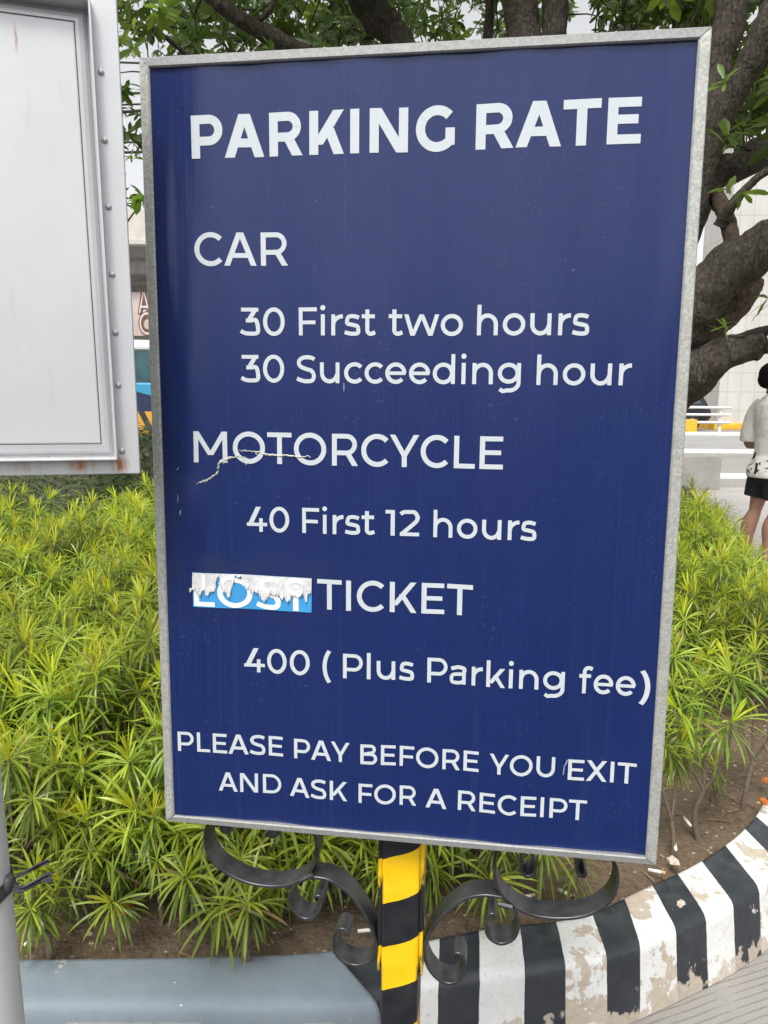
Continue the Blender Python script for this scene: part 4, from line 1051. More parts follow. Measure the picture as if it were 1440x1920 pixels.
LA = [
 ('trunk', M_BARK, [tuple(bA), (1168, 880), (1205, 760), (1215, 690)], [5.95, 5.9, 5.75, 5.7], [210, 150, 135, 120], None),
 ('broken_limb', M_BARK, [(1200, 775), (1258, 732), (1310, 690), (1360, 662), (1405, 645), (1438, 633)], [5.7, 5.55, 5.4, 5.3, 5.25, 5.2], [95, 84, 72, 58, 54, 44], True),
 ('broken_limb', M_BARKB, [(1205, 745), (1268, 685), (1320, 632), (1362, 590), (1392, 552), (1413, 520)], [5.75, 5.7, 5.65, 5.6, 5.6, 5.6], [85, 70, 60, 54, 48, 36], None),
 ('limb', M_BARK, [(1195, 720), (1258, 625), (1310, 560), (1370, 508), (1440, 462), (1540, 410), (1640, 340)], [5.7, 5.55, 5.4, 5.3, 5.2, 5.1, 5.0], [110, 98, 90, 84, 78, 60, 40], None),
 ('limb', M_BARK, [(1208, 690), (1265, 470), (1322, 340), (1380, 308), (1440, 272), (1520, 225), (1620, 150)], [5.75, 5.8, 5.8, 5.75, 5.7, 5.6, 5.5], [90, 66, 52, 48, 46, 38, 24], None),
 ('limb', M_BARK, [(1205, 700), (1285, 420), (1330, 280), (1362, 198), (1405, 122), (1442, 58), (1500, -80)], [5.7, 5.6, 5.5, 5.4, 5.35, 5.3, 5.2], [80, 52, 42, 42, 46, 48, 36], None),
 ('limb', M_BARK, [(1318, 320), (1336, 235), (1346, 150), (1364, 60), (1382, -40), (1395, -200)], [5.55, 5.6, 5.7, 5.75, 5.8, 5.9], [40, 34, 38, 50, 54, 38], None),
 ('branch', M_BARK, [(1352, 425), (1366, 396), (1396, 356), (1440, 318), (1520, 270)], [5.45, 5.4, 5.35, 5.3, 5.2], [24, 20, 16, 13, 8], None),
 ('branch', M_BARKB, [(1326, 340), (1352, 384), (1368, 428), (1378, 480)], [5.75, 5.6, 5.45, 5.35], [28, 28, 27, 30], None),
 ('limb', M_BARK, [(1190, 760), (1090, 480), (1010, 220), (985, 60), (975, -60), (960, -260)], [5.8, 6.2, 6.4, 6.5, 6.5, 6.5], [105, 82, 66, 56, 52, 36], None),
 ('limb', M_BARK, [(1040, 330), (1034, 150), (1036, 40), (1046, -60), (1080, -260)], [6.3, 6.4, 6.45, 6.5, 6.5], [50, 44, 42, 40, 28], None),
]
treeA, outA = tree('branching_tree', 'thick grey tree whose limbs, some broken off, spread right beyond the board', tuple(bA), LA, None, 0, 3)
bB = Vector((at(830, 985, 7.1).x, 7.1, .22))
LB_ = [
 ('trunk', M_BARK, [tuple(bB), (838, 820), (842, 680), (836, 560)], [7.1, 7.1, 7.1, 7.1], [190, 135, 118, 112], None),
 ('limb', M_BARK, [(838, 620), (800, 280), (752, 90), (706, 25), (660, -60), (600, -220)], [7.1, 7.0, 6.9, 6.8, 6.7, 6.6], [95, 68, 54, 50, 46, 30], None),
 ('limb', M_BARK, [(836, 600), (705, 270), (592, 122), (530, 78), (470, 44), (408, 2), (330, -60)], [7.1, 6.9, 6.7, 6.6, 6.5, 6.4, 6.3], [86, 50, 35, 30, 27, 24, 18], None),
 ('branch', M_BARK, [(842, 620), (890, 300), (914, 80), (918, -30), (940, -200)], [7.1, 7.3, 7.4, 7.4, 7.4], [60, 30, 16, 14, 10], None),
 ('branch', M_BARK, [(470, 46), (505, 20), (520, -30), (525, -120)], [6.5, 6.5, 6.5, 6.5], [12, 9, 8, 6], None),
 ('branch', M_BARK, [(592, 122), (480, 150), (380, 120), (300, 62), (272, 50), (235, 55)], [6.7, 6.6, 6.5, 6.3, 6.2, 6.2], [20, 14, 10, 7, 6, 4], None),
 ('branch', M_BARK, [(300, 62), (312, 25), (318, -30), (330, -120)], [6.3, 6.3, 6.3, 6.3], [6, 5, 5, 4], None),
 ('branch', M_BARK, [(420, 150), (330, 200), (270, 230), (225, 260)], [6.6, 6.5, 6.4, 6.3], [12, 9, 6, 4], None),
]
treeB, outB = tree('branching_tree', 'leafy tree with forking limbs rising behind the top of the blue board', tuple(bB), LB_, None, 0, 23)

def crown(root, name, wins, seed, mat, matb=None):
    rr = random.Random(seed); lm = LeafMB(); lb = LeafMB(); tw = MB(); inv = -Vector(root.location)
    for (x0, x1, y0, y1, Y0, Y1, n, L, pb) in wins:
        for k in range(n):
            p = at(rr.uniform(x0, x1), rr.uniform(y0, y1), rr.uniform(Y0, Y1)) + inv
            ax = Vector((rr.uniform(-.7, .7), rr.uniform(-.7, .5), rr.uniform(-.25, 1)))
            br = rr.random() < pb
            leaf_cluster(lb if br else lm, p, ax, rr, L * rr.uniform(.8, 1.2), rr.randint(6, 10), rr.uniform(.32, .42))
            if rr.random() < .55:
                a = ax.normalized(); l = rr.uniform(.12, .35)
                tw.tube([p, p - a * l * .5 + Vector((0, 0, -.01)), p - a * l + Vector((rr.uniform(-.05, .05), rr.uniform(-.05, .05), -.03))], [.004, .006, .008], 5, False)
    o = lm.finish(name, mat, root)
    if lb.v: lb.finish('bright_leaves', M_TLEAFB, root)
    tw.build('twigs', M_BARK, root, True)
crown(treeB, 'crown', [(330, 760, -330, -20, 5.8, 8.2, 190, .17, .08), (330, 760, -30, 92, 6.9, 8.6, 62, .16, .12), (180, 330, -330, 95, 5.9, 8.2, 52, .15, .16), (560, 960, -330, -30, 6.2, 8.6, 140, .16, .05), (600, 960, -30, 70, 7.2, 9, 40, .15, .10), (40, 330, -60, 260, 5.8, 7.8, 85, .14, .14), (60, 330, 230, 410, 6.4, 8.0, 45, .13, .16),
                       (330, 900, 70, 330, 6.0, 8.0, 60, .15, .05), (700, 1080, -40, 60, 8, 10, 85, .16, .08), (320, 720, -50, 110, 8, 10.5, 150, .16, .08), (330, 760, -30, 92, 6.9, 8.6, 40, .15, .14)], 8, M_TLEAF)
crown(treeA, 'crown', [(1100, 1560, -360, 0, 5.9, 7.8, 200, .17, .06), (1120, 1345, -30, 62, 6.2, 8.4, 100, .14, .07), (1140, 1460, -40, 90, 8, 10, 90, .16, .08), (900, 1130, -330, -15, 5.6, 7.6, 80, .16, .05), (1400, 1560, 40, 330, 5.6, 7.5, 40, .14, .12), (1290, 1480, -80, 200, 6.6, 8.6, 110, .16, .10), (1320, 1450, 190, 290, 5.6, 6.6, 22, .19, .05),
                       (1330, 1440, 100, 300, 5.9, 7.4, 34, .13, .35), (1440, 1700, -300, 300, 4.6, 6.5, 60, .16, .1), (1130, 1330, 60, 420, 6.0, 7.6, 50, .15, .05)], 9, M_TLEAF)
# a few bright sprays one can see singly
rr = random.Random(77)
def spray(root, px, py, Y, ax, L, n, mat, name='leaf_spray', w=.36):
    lm = LeafMB(); leaf_cluster(lm, at(px, py, Y) - Vector(root.location), ax, rr, L, n, w); o = lm.finish(name, mat, root); return o
spray(treeA, 1392, 362, 5.2, (.1, -.5, -.8), .15, 6, M_TLEAFB)
spray(treeA, 1362, 352, 5.2, (-.2, -.3, .3), .11, 5, M_TLEAFB)
spray(treeA, 1362, 612, 5.2, (0, -.2, 1), .13, 9, M_TLEAFB, w=.2)
spray(treeA, 1440, 560, 5.0, (-.4, 0, .6), .19, 7, M_TLEAF, w=.2)
spray(treeA, 1362, 255, 5.0, (0, -.3, .8), .17, 7, M_TLEAF)
spray(treeA, 1358, 150, 5.0, (-.3, -.3, .5), .12, 8, M_TLEAFB)
spray(treeB, 262, 372, 5.8, (0, -.3, -.9), .14, 7, M_TLEAFB)
spray(treeB, 300, 20, 5.8, (.2, -.3, -.7), .17, 8, M_TLEAFB)

# ------------------------------------------------------------------ beyond the bed: block, kerbs, rails, cars, bus, flyover, buildings
M_CONC = simple('grey_concrete', (.33, .315, .29), .85, 0, .2, 3, .3, 60)
M_CONCL = simple('pale_concrete', (.50, .475, .435), .85, 0, .12, 1.2, .2, 30)
M_KW = simple('white_kerb_paint', (.78, .77, .74), .7, 0, .08, 5)
M_YEL = simple('yellow_kerb_paint', (.72, .40, .03), .6, 0, .2, 3)
M_DARK = simple('dark_recess', (.03, .03, .033), .8)
blk = MB(); blk.box((4.75, 12.4, .265), (.98, .7, .53), bev=.012); o = blk.build('concrete_block', M_CONC); tag(o, 'square grey concrete block on the pale pavement right of the blue board', 'block')
for nm, y, h, d in (('far_kerb', 30.3, .11, .5), ('median_kerb', 20.4, .09, .35), ('near_kerb', 13.9, .08, .30)):
    m = MB(); m.box((0, y, h / 2), (160, d, h), bev=.01); struct(m.build(nm, M_KW))
mb = MB(); mb.add([(-90, 20.65, .004), (90, 20.65, .004), (90, 29.9, .004), (-90, 29.9, .004)], [(0, 1, 2, 3)]); struct(mb.build('far_road', simple('far_asphalt', (.30, .295, .285), .85, 0, .1, .8)))

def m_pier():
    m = Mat('white_tiled_wall'); o = m.coord(); x, y, z = m.sep(o)
    def lines(c, sp, w): return m.ramp(m.math('ABSOLUTE', m.math('SUBTRACT', m.math('FRACT', m.math('DIVIDE', c, sp)), .5)), .5 - w / sp, .5 - w / sp * .4)
    l = m.math('MAXIMUM', lines(x, .62, .035), m.math('MAXIMUM', lines(y, .62, .035), lines(z, .86, .035)))
    n = m.noise(m.mapping(o, (1, 1, .35)), 1.1, 6, .65); d = m.noise(o, 6, 5)
    c = m.mix(m.ramp(n, .3, .7), (.46, .45, .425), (.56, .55, .53))
    c = m.mix(m.math('MULTIPLY', l, m.ramp(d, .3, .6, .2, .75)), c, (.36, .34, .31))
    c = m.mix(m.math('MULTIPLY', m.ramp(m.noise(m.mapping(o, (1.6, 1.6, .25)), 1, 6), .58, .72), m.ramp(z, 4.5, .2, .1, .6)), c, (.40, .38, .33))
    return m.done(m.pbr(c, .6))
pier = thing('bridge_pier', (20, 37.5, 0)); tag(pier, 'broad white tiled pier with a yellow base behind the standing person', 'pier')
mb = MB(); mb.box((0, 0, 6.4), (9.4, 3, 12.8)); mb.build('pier_wall', m_pier(), pier)
mb = MB(); mb.box((0, 0, .15), (9.9, 3.6, .30), bev=.03); mb.build('pier_base', M_YEL, pier)
fly = thing('flyover', (0, 46, 0)); tag(fly, 'grey concrete flyover deck crossing high above the bus', 'flyover')
mb = MB(); mb.box((-14, -1.2, 10.45), (58, .5, 1.9)); mb.build('parapet', M_CONCL, fly)
mb = MB(); mb.box((-14, -1.50, 9.60), (58, .6, .28), bev=.03); mb.build('ledge', M_CONCL, fly)
mb = MB(); mb.box((-14, 5, 9.4), (58, 11, .5)); mb.build('deck', M_CONC, fly)
for gy in (1.0, 5, 9):
    mb = MB(); mb.box((-14, gy, 8.75), (58, .8, .9)); mb.build('girder', M_CONC, fly)
for gx in (-36, 6):
    mb = MB(); mb.box((gx, 5, 4.15), (2.0, 2.4, 8.3)); mb.box((gx, 5, 8.0), (3.0, 9.6, .62)); mb.build('column', M_CONC, fly)

M_PINK = simple('pink_board', (.62, .52, .48), .7, 0, .1, .8)
M_CREAM = simple('cream_wall', (.55, .53, .49), .8, 0, .1, .5)
M_GLASSD = simple('dark_glass', (.06, .075, .085), .15, 0, .3, .4)
M_BROWN = simple('brown_letter_edge', (.20, .085, .06), .7)
M_LW = simple('white_letter_face', (.72, .70, .68), .6)
bld = thing('shop_building', (-14, 62, 0)); tag(bld, 'pale shop building under the flyover carrying a pink lettered signboard', 'building')
mb = MB(); mb.box((0, 4, 7), (56, 8, 14)); mb.build('wall', M_CREAM, bld)
mb = MB(); mb.box((0, -.25, 7.65), (30, .5, 3.7)); sb = mb.build('signboard', M_PINK, bld)
mb = MB(); mb.box((0, -.6, 10.0), (56, 1.2, .5)); mb.build('ledge', M_CONCL, bld)
for k in range(12):
    mb = MB(); mb.box((-24 + k * 4.3, -.06, 11.9), (2.6, .12, 1.6)); mb.build('window', M_GLASSD, bld)
for k in range(12):
    mb = MB(); mb.box((-24 + k * 4.3, -.06, 3.4), (3.3, .12, 3.4)); mb.build('shop_window', M_GLASSD, bld)
def bput2(u, v, l): return (u, -.56 - l, v)
for ch, (xa, xb), zb in (('A', (258, 283), 588), ('C', (260, 289), 628)):
    pa, pb = at(xa, zb, 61.4), at(xb, zb, 61.4)
    m = MB(); hgt = 1.75
    word(m, ch, pa.x + 14, pa.z, pb.x + 14, pa.z, hgt, 190, bput2, .0); m.build('letter_edge', M_BROWN, sb)
    m = MB(); word(m, ch, pa.x + 14 + .09, pa.z + .06, pb.x + 14 - .09, pa.z + .06, hgt - .12, 70, bput2, .012); m.build('letter_face', M_LW, sb)
bl2 = thing('office_block', (46, 74, 0)); tag(bl2, 'plain pale office block far behind the tree limbs at right', 'building')
mb = MB(); mb.box((0, 5, 6), (60, 10, 12)); mb.build('wall', M_CREAM, bl2)
for k in range(13):
    for j in range(2):
        mb = MB(); mb.box((-27 + k * 4.4, -.06, 4 + j * 4), (2.8, .12, 1.8)); mb.build('window', M_GLASSD, bl2)

# bus
M_BW = simple('bus_white', (.80, .80, .80), .35, 0, .03, 2); M_BC = simple('bus_cyan', (.03, .25, .42), .35, 0, .05, 2); M_BN = simple('bus_navy', (.012, .02, .06), .35)
M_BG = simple('bus_window', (.03, .075, .085), .12, 0, .6, 1.6); M_TYRE = simple('tyre_rubber', (.02, .02, .02), .8); M_RIM = simple('wheel_rim', (.45, .45, .46), .4, .6)
bus = thing('city_bus', (-10.6, 28.5, 0)); tag(bus, 'white and blue bus glimpsed in the gap between the two signs', 'bus')
mb = MB(); mb.box((0, 0, 1.10), (9.6, 2.4, 1.35), bev=.06); mb.build('lower_body', M_BC, bus)
mb = MB(); mb.box((0, .0, 2.33), (9.5, 2.3, 1.16), bev=.03); mb.build('window_band', M_BG, bus)
mb = MB(); mb.box((0, 0, 3.06), (9.6, 2.4, .34), bev=.10); mb.build('roof', M_BW, bus)
for k in range(6):
    mb = MB(); mb.box((-4.5 + k * 1.8, -1.16, 2.33), (.10, .06, 1.14)); mb.build('window_pillar', M_DARK, bus)
mb = MB(); P = [(-1.4, .50), (-1.0, 1.0), (.2, 1.48), (1.4, 1.56), (2.2, 1.40), (3.2, 1.1), (4.0, .5)]
P = [(p.x, p.y) for p in crom([(a, b, 0) for a, b in P], 6)]
mb.add([(x, -1.206, z) for x, z in P] + [(x, -1.206, .5) for x, z in P], [(i, len(P) + i, len(P) + i + 1, i + 1) for i in range(len(P) - 1)]); mb.build('navy_swoosh', M_BN, bus)
for wx in (-3.0, 2.9):
    for sy in (-1, 1):
        mb = MB(); mb.tube([(wx, sy * 1.22, .48), (wx, sy * .95, .48)], .48, 24); w_ = mb.build('wheel', M_TYRE, bus)
        mb = MB(); mb.tube([(wx, sy * 1.235, .48), (wx, sy * 1.2, .48)], .26, 18); mb.build('rim', M_RIM, w_)
def m_barrier():
    m = Mat('barrier_paint'); o = m.coord(); x, y, z = m.sep(o)
    k = m.ramp(m.math('FRACT', m.math('MULTIPLY', m.math('ADD', x, m.math('MULTIPLY', z, .5)), 2.2)), .62, .64)
    return m.done(m.pbr(m.mix(k, (.55, .28, .02), (.02, .02, .02)), .5))
M_BAR = m_barrier()
bar = thing('road_barrier', (-6.1, 20.0, 0)); tag(bar, 'orange and black road barrier low in the gap between the two signs', 'barrier')
mb = MB()
prof = [(-.30, .0), (-.30, .15), (-.12, .40), (-.09, .95), (.09, .95), (.12, .40), (.30, .15), (.30, 0)]
mb.loft([[(x, y, z) for y, z in prof] for x in (-1.0, -.5, 0, .5, 1.0)]); mb.build('barrier_body', M_BAR, bar)

# guard rail, dark car
M_RAIL = simple('rail_paint', (.70, .69, .66), .5, .2, .06, 3)
gr = thing('guard_rail', (9, 32.6, 0)); tag(gr, 'pale three bar guard rail along the far road below the broken limb', 'guard rail')
for z in (.42, .74, 1.04):
    mb = MB(); mb.tube([(-8, 0, z), (5.4, 0, z)], .055, 10); mb.build('bar', M_RAIL, gr)
for k in range(6):
    mb = MB(); mb.box((-8 + k * 2.6, .09, .55), (.12, .10, 1.1)); mb.build('rail_post', M_RAIL, gr)
o = MB(); o.box((12.4, 31.9, .28), (.55, .5, .56), bev=.03); o = o.build('yellow_bollard', M_YEL); tag(o, 'stubby yellow bollard at the right frame of the blue board, before the guard rail', 'bollard')
M_CARP = simple('dark_car_paint', (.012, .014, .022), .25, 0, .1, 2, spec=.6)
car = thing('dark_car', (12.1, 35.2, 0)); tag(car, 'dark parked car behind the guard rail, its back end beside the white pier', 'car')
sec = [(-2.25, .45, .95), (-2.2, .40, 1.02), (-1.2, .36, 1.12), (-.75, .36, 1.55), (-.2, .36, 1.78), (1.2, .36, 1.80), (1.85, .36, 1.66), (2.15, .38, 1.15), (2.22, .48, .95)]
mb = MB(); rings = []
for x, z0, z1 in sec:
    r = []
    for a in range(16):
        an = 2 * pi * a / 16; cy_, cz_ = cos(an), sin(an)
        yy = .86 * (abs(cy_) ** .5) * (1 if cy_ > 0 else -1); zz = (z0 + z1) / 2 + (z1 - z0) / 2 * (abs(cz_) ** .5) * (1 if cz_ > 0 else -1)
        if zz > 1.15: yy *= 1 - .22 * (zz - 1.15) / .65
        r.append((x, yy, zz))
    rings.append(r)
mb.loft(rings); mb.build('car_body', M_CARP, car, True)
mb = MB(); mb.add([(-.72, -.845, 1.18), (1.75, -.845, 1.18), (1.55, -.735, 1.62), (-.25, -.735, 1.62)], [(0, 1, 2, 3)]); mb.build('side_window', M_GLASSD, car)
for wx in (-1.45, 1.4):
    for sy in (-1, 1):
        mb = MB(); mb.tube([(wx, sy * .88, .34), (wx, sy * .66, .34)], .34, 20); w_ = mb.build('wheel', M_TYRE, car)
        mb = MB(); mb.tube([(wx, sy * .895, .34), (wx, sy * .86, .34)], .2, 14); mb.build('rim', M_RIM, w_)
for sy in (-1, 1):
    mb = MB(); mb.ell((2.12, sy * .66, 1.02), (.09, .14, .13), 10, 6); mb.build('tail_light', simple('lamp_glass', (.6, .58, .56), .2), car, True)
# overhead cables
M_CAB = simple('cable', (.015, .015, .015), .7)
for i, (pa, pb, Y, r) in enumerate([((-300, 150, 16), (1700, 60, 16), 0, .022), ((-300, 172, 16), (1700, 78, 16), 0, .018), ((-300, 205, 17), (1700, 40, 15), 0, .03), ((-300, 240, 17), (1700, 170, 17), 0, .02), ((-300, 262, 18), (1700, 190, 18), 0, .028), ((-300, 60, 18), (1700, 96, 15), 0, .02)]):
    a, b = at(*pa), at(*pb); a = a + (a - b) * .4; b = b + (b - a) * .2
    P = [a.lerp(b, t / 24) - Vector((0, 0, .5 * sin(pi * t / 24))) for t in range(25)]
    m = MB(); m.tube(P, r, 6); o = m.build('overhead_cable', M_CAB); tag(o, 'thin black overhead cable strung behind the tree crowns', 'cable', 'overhead cables behind the trees')

# ------------------------------------------------------------------ the person standing on the pavement
def remeshed(mb, name, mat, parent, vox, smooth_it=4):
    o = mb.build(name, mat, None, True)
    a = o.modifiers.new('r', 'REMESH'); a.mode = 'VOXEL'; a.voxel_size = vox; a.use_smooth_shade = True
    b = o.modifiers.new('s', 'SMOOTH'); b.factor = .5; b.iterations = smooth_it
    dg = bpy.context.evaluated_depsgraph_get(); dg.update()
    me = bpy.data.meshes.new_from_object(o.evaluated_get(dg)); me.name = name
    o.modifiers.clear(); old = o.data; o.data = me; bpy.data.meshes.remove(old)
    if not me.materials: me.materials.append(mat)
    me.polygons.foreach_set('use_smooth', [True] * len(me.polygons))
    o.parent = parent; return o
def rings_ell(lst, n=24):
    return [[(cx + rx * cos(2 * pi * k / n), cy + ry * sin(2 * pi * k / n), z) for k in range(n)] for (cx, cy, z, rx, ry) in lst]
M_SKIN = simple('skin', (.38, .205, .135), .55, 0, .08, 12); M_HAIR = simple('black_hair', (.006, .0055, .0055), .85, 0, .3, 90, .3, 200, .1)
def m_shirt():
    m = Mat('white_shirt'); o = m.coord(); x, y, z = m.sep(o); n = m.noise(o, 5, 5)
    c = m.mix(m.ramp(n, .3, .7), (.74, .735, .68), (.82, .81, .77))
    pr = m.math('MULTIPLY', m.ramp(m.noise(m.mapping(o, (1, 1, 1), (.3, .2, .1)), 11, 4, .5, 1.2), .545, .57), m.ramp(z, 1.01, .99)); c = m.mix(pr, c, (.03, .028, .028))
    return m.done(m.pbr(c, .85, 0, m.bump(m.noise(o, 9, 4, .6, .8), .5, .03), .2))
M_SHIRT = m_shirt(); M_SHORT = simple('black_cloth', (.013, .014, .019), .85, 0, .3, 14, .3, 40)
pp = at(1432, 1050, 6.5)
person = thing('person', (pp.x, 6.5, .004), radians(8)); tag(person, 'person in a loose white patterned t-shirt and black shorts standing turned to the right', 'person')
b = MB()
b.loft(rings_ell([(0, 0, .78, .10, .155), (.0, 0, .88, .125, .172), (.01, 0, 1.0, .115, .160), (.0, 0, 1.15, .112, .165), (-.015, 0, 1.30, .118, .190), (-.02, 0, 1.38, .095, .185), (-.015, 0, 1.43, .062, .10), (-.008, 0, 1.46, .056, .06)]))
b.tube([(-.008, 0, 1.42), (-.030, 0, 1.48), (-.052, 0, 1.54)], [.062, .056, .058], 16)
b.ell((-.058, 0, 1.59), (.088, .072, .105), 20, 14); b.ell((-.026, 0, 1.545), (.058, .052, .062), 16, 10)   # skull, jaw
b.tube([(.022, 0, 1.605), (.040, 0, 1.572), (.030, 0, 1.560)], [.008, .016, .011], 8)             # nose
b.ell((.024, 0, 1.532), (.012, .022, .006), 10, 6); b.ell((.024, 0, 1.522), (.011, .020, .006), 10, 6)
for s in (-1, 1):
    b.ell((-.054, s * .074, 1.58), (.020, .010, .031), 10, 8)                                       # ears
    hip = Vector((-.02, s * .088, .84)); kn = Vector((-.025 + s * -.030, s * .095, .47)); an = Vector((-.085 + s * -.040, s * .098, .085))
    b.tube(crom([hip, hip.lerp(kn, .5) + Vector((.012, 0, 0)), kn, kn.lerp(an, .32) + Vector((-.022, 0, 0)), kn.lerp(an, .7) + Vector((-.008, 0, 0)), an], 5), [.098 - .048 * min(1, i / 10) if i <= 10 else (.050 + .014 * sin(pi * min(1, (i - 10) / 9)) if i < 18 else .052 - .016 * (i - 18) / 7) for i in range(26)], 16)
    b.tube([an + Vector((-.035, 0, -.045)), an + Vector((.04, 0, -.045)), an + Vector((.12, s * .01, -.062)), an + Vector((.165, s * .015, -.068))], [.036, .040, .034, .018], 12)
    sh = Vector((-.02, s * .185, 1.375)); el = Vector((-.050, s * .268, 1.035)); wr = Vector((.185, s * .225, .985))
    b.tube(crom([sh, sh.lerp(el, .5) + Vector((-.008, 0, 0)), el, el.lerp(wr, .35) + Vector((0, 0, .006)), wr], 5), [.055 - .016 * i / 10 if i < 10 else .041 - .015 * (i - 10) / 10 for i in range(21)], 14)
    palm = wr + Vector((.052, -s * .014, .004)); b.ell(palm, (.052, .022, .038), 14, 10)
    for k in range(4):                                                                             # four fingers curled round a phone
        z = .030 - k * .020; L = (.070, .078, .073, .058)[k]
        q = palm + Vector((.036, -s * .004, z))
        b.tube(crom([q, q + Vector((L * .45, -s * .006, 0)), q + Vector((L * .75, -s * .026, -.002)), q + Vector((L * .66, -s * .046, -.003))], 4), [.0098, .0096, .0094, .0092, .009, .0088, .0086, .0084, .0082, .008, .0078, .0075, .007], 8)
    q = palm + Vector((-.018, -s * .012, .034)); b.tube(crom([q, q + Vector((.024, -s * .018, .020)), q + Vector((.056, -s * .024, .020))], 4), [.0125, .012, .0115, .011, .0105, .010, .0095, .009, .008], 8)
body = remeshed(b, 'body', M_SKIN, person, .0075, 4)
m = MB()
for s in (-1, 1): m.ell((.014, s * .030, 1.600), (.010, .013, .007), 10, 6)
m.build('eyes', M_HAIR, body, True)
m = MB()                                                                                          # short black hair
m.ell((-.072, 0, 1.615), (.100, .084, .098), 24, 16); m.ell((-.113, 0, 1.575), (.062, .072, .075), 18, 12); m.tube([(-.018, -.05, 1.665), (.007, 0, 1.675), (-.018, .05, 1.665)], [.028, .03, .028], 10)
hv = remeshed(m, 'hair', M_HAIR, person, .008, 2)
for v in hv.data.vertices: v.co += v.co.normalized() * 0 + Vector((noise.noise(v.co * 60), noise.noise(v.co * 60 + Vector((5, 0, 0))), noise.noise(v.co * 60 + Vector((0, 5, 0))))) * .005
for v in hv.data.vertices:                                                                        # clear of the face
    if v.co.x > -.023 and v.co.z < 1.638: v.co.x = -.023 - (v.co.x + .023) * .2
m = MB()
m.loft(rings_ell([(-.030, 0, .765, .155, .195), (-.028, 0, .82, .158, .198), (.0, 0, .95, .132, .190), (.0, 0, 1.10, .128, .188), (-.008, 0, 1.27, .128, .200), (-.018, 0, 1.37, .112, .205), (-.018, 0, 1.42, .085, .135), (-.012, 0, 1.448, .070, .080)]))
for s in (-1, 1):
    m.tube(crom([(-.02, s * .15, 1.385), (-.035, s * .215, 1.28), (-.045, s * .240, 1.15), (-.040, s * .248, 1.055)], 4), [.066, .072, .076, .079, .082, .084, .086, .088, .090, .092, .094, .095, .096], 18)
shirt = remeshed(m, 't_shirt', M_SHIRT, person, .010, 3)
for v in shirt.data.vertices:
    k = noise.noise(Vector((v.co.x * 7, v.co.y * 7, v.co.z * 3.2))) * .012 + noise.noise(v.co * 17) * .005
    v.co += Vector((v.co.x + .01, v.co.y, 0)).normalized() * k
m = MB(); m.loft([[(-.013 + r * cos(a) * 1.06, r * .98 * sin(a), 1.450 - .022 * cos(a) + dz) for a in [2 * pi * i / 28 for i in range(28)]] for r, dz in ((.070, -.006), (.074, -.004), (.074, .006), (.069, .008))], False); m.build('collar', M_SHORT, person, True)
m = MB(); m.loft(rings_ell([(0, 0, .70, .125, .18), (0, 0, .80, .138, .186), (.0, 0, .92, .125, .175)]))
for s in (-1, 1): m.tube([(-.015, s * .088, .84), (-.018 - s * .012, s * .098, .70), (-.022 - s * .024, s * .104, .585)], [.110, .108, .102], 18)
remeshed(m, 'shorts', M_SHORT, person, .010, 2)
for s in (-1, 1):
    m = MB(); ax, ay = -.085 + s * -.040, s * .098; n_ = 20
    m.loft([[(ax + .05 + .145 * cos(a) * (1.0 if cos(a) > 0 else .82), ay + .043 * sin(a), z) for a in [2 * pi * i / n_ for i in range(n_)]] for z in (.0, .018)]); m.build('slipper', M_SHORT, person)

# ------------------------------------------------------------------ litter on the soil and kerb
M_BUTT = simple('cigarette_paper', (.78, .75, .70), .8, 0, .08, 60); M_FILT = simple('cork_filter', (.55, .34, .17), .8)
M_WRAP = simple('orange_wrapper', (.50, .15, .025), .35, 0, .2, 30); M_PEB = simple('pale_stone', (.55, .48, .40), .9, 0, .2, 40, .3, 90)
def butt(px, py, z, ang, lab, filt=True):
    p = onz(px, py, z); o = thing('cigarette_butt', (p.x, p.y, z + .004), ang); tag(o, lab, 'cigarette end', 'cigarette ends on the soil')
    m = MB(); m.tube([(-.017, 0, .0), (.005, 0, .001), (.016, 0, .0015)], .0042, 10); m.build('paper', M_BUTT, o, True)
    if filt: m = MB(); m.tube([(.016, 0, .0015), (.026, 0, .002)], .0043, 10); m.build('filter', M_FILT, o, True)
for a in [((1228, 1636), .185, -.4, 'white cigarette end lying by the kerb below the lower right corner of the board'), ((1266, 1590), .205, 1.3, 'white cigarette end on the soil between two bare stems, right of the board'),
          ((1290, 1545), .21, 1.7, 'cigarette end highest on the soil at right, beside a bare stem'), ((1058, 1676), .195, -.8, 'cigarette end seen through the right iron hoop'),
          ((684, 1748), .185, .1, 'white cigarette end just left of the hazard striped post'), ((985, 1685), .195, .3, 'tan cigarette end inside the right iron hoop, left of the leafy tuft')]:
    butt(*a[0], *a[1:])
def scrap(name, px, py, z, r, mat, lab, cat, seed, fl=.5):
    p = onz(px, py, z); bm = bmesh.new(); bmesh.ops.create_icosphere(bm, subdivisions=3, radius=1)
    for v in bm.verts:
        k = 1 + .45 * noise.noise(v.co * 1.7 + Vector((seed, 0, 0))) + .2 * noise.noise(v.co * 4 + Vector((0, seed, 0)))
        v.co = Vector((v.co.x * r * k, v.co.y * r * .7 * k, max(-.3, v.co.z) * r * fl * k))
    me = bpy.data.meshes.new(name); bm.to_mesh(me); bm.free(); me.materials.append(mat)
    o = bpy.data.objects.new(name, me); COL.objects.link(o); o.location = (p.x, p.y, z + r * .12); o.rotation_euler = (0, 0, seed); tag(o, lab, cat); return o
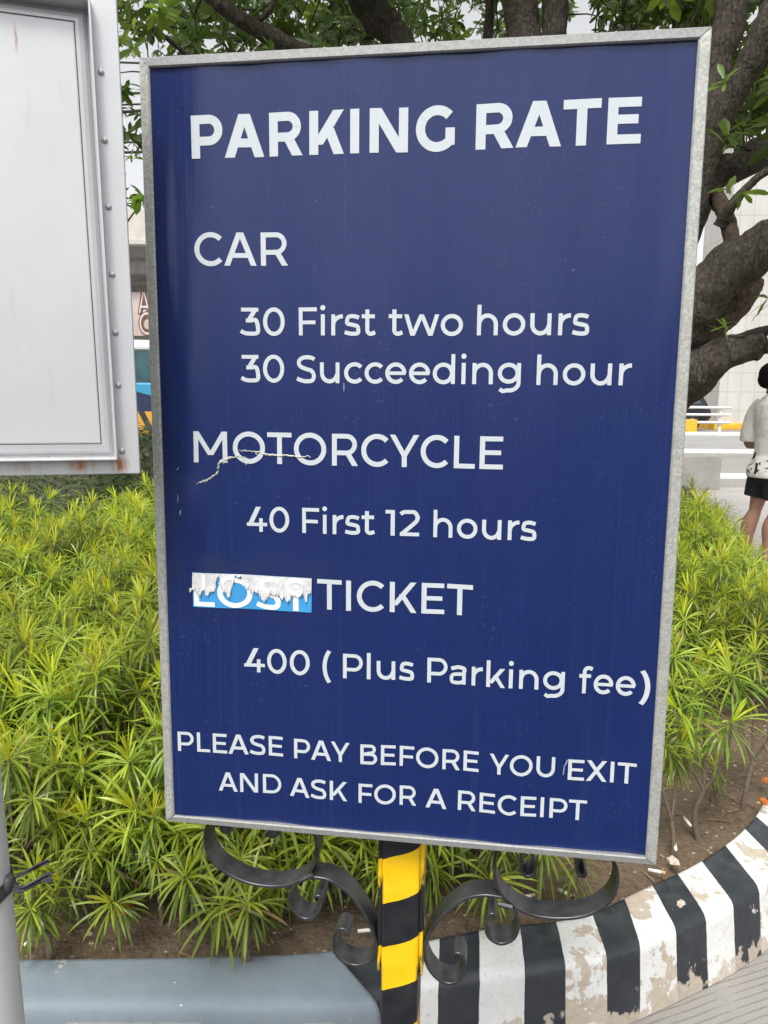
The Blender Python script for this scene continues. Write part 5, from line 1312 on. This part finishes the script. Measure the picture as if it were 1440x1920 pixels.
scrap('wrapper', 232, 1705, .20, .022, M_WRAP, 'crumpled orange wrapper caught among leaves at lower left', 'wrapper', 1.3, .9)
scrap('wrapper', 1433, 1505, .21, .016, M_WRAP, 'crumpled orange wrapper on the soil at the right edge, nearer the kerb', 'wrapper', 2.1, .7)
scrap('wrapper', 1436, 1465, .215, .014, M_WRAP, 'small orange scrap at the right edge, farther back on the soil', 'wrapper', 3.1, .7)
scrap('stone_chip', 1277, 1695, .168, .014, M_PEB, 'pale flat chip lying on a black stripe of the kerb', 'stone', 4.2, .35)
scrap('stone', 1262, 1615, .195, .016, M_PEB, 'pale stone on the soil just behind the kerb below the board corner', 'stone', 5.2, .6)
scrap('paper_scrap', 52, 1770, .195, .008, M_BUTT, 'white paper scrap on the soil beside the grey pole', 'paper scrap', 6.4, .5)
# fine loose stuff on the soil
M_GRIT = simple('grit', (.34, .27, .20), .9, 0, .5, 300); M_DRY = simple('dry_leaf', (.22, .15, .07), .85, 0, .4, 60)
rr = random.Random(31); gm = MB(); dm = LeafMB()
for _ in range(1500):
    x, y = rr.uniform(-1.2, 1.9), rr.uniform(1.5, 3.1)
    d = bdist(x, y)
    if not inside(x, y) or d > .75: continue
    z = soil_z(x, y, d); r = rr.uniform(.0012, .0045) * (1.6 if rr.random() < .06 else 1)
    gm.ell((x, y, z + r * .3), (r * rr.uniform(.8, 1.6), r, r * .7), 6, 4)
for _ in range(420):
    x, y = rr.uniform(-1.2, 1.9), rr.uniform(1.5, 3.1); d = bdist(x, y)
    if not inside(x, y) or d > .75: continue
    a = rr.uniform(0, 6.28); dm.leaf((x, y, soil_z(x, y, d) + .004), (cos(a), sin(a), rr.uniform(-.05, .3)), Vector((0, 0, 1)), rr.uniform(.03, .11), rr.uniform(.003, .008), .4, rr.random(), 4, .3)
tag(gm.build('soil_grit', M_GRIT), 'fine pale grit scattered over the bare soil', 'grit', None, 'stuff')
tag(dm.finish('fallen_leaves', M_DRY, None), 'dry brown narrow leaves strewn on the bare soil', 'leaf litter', None, 'stuff')
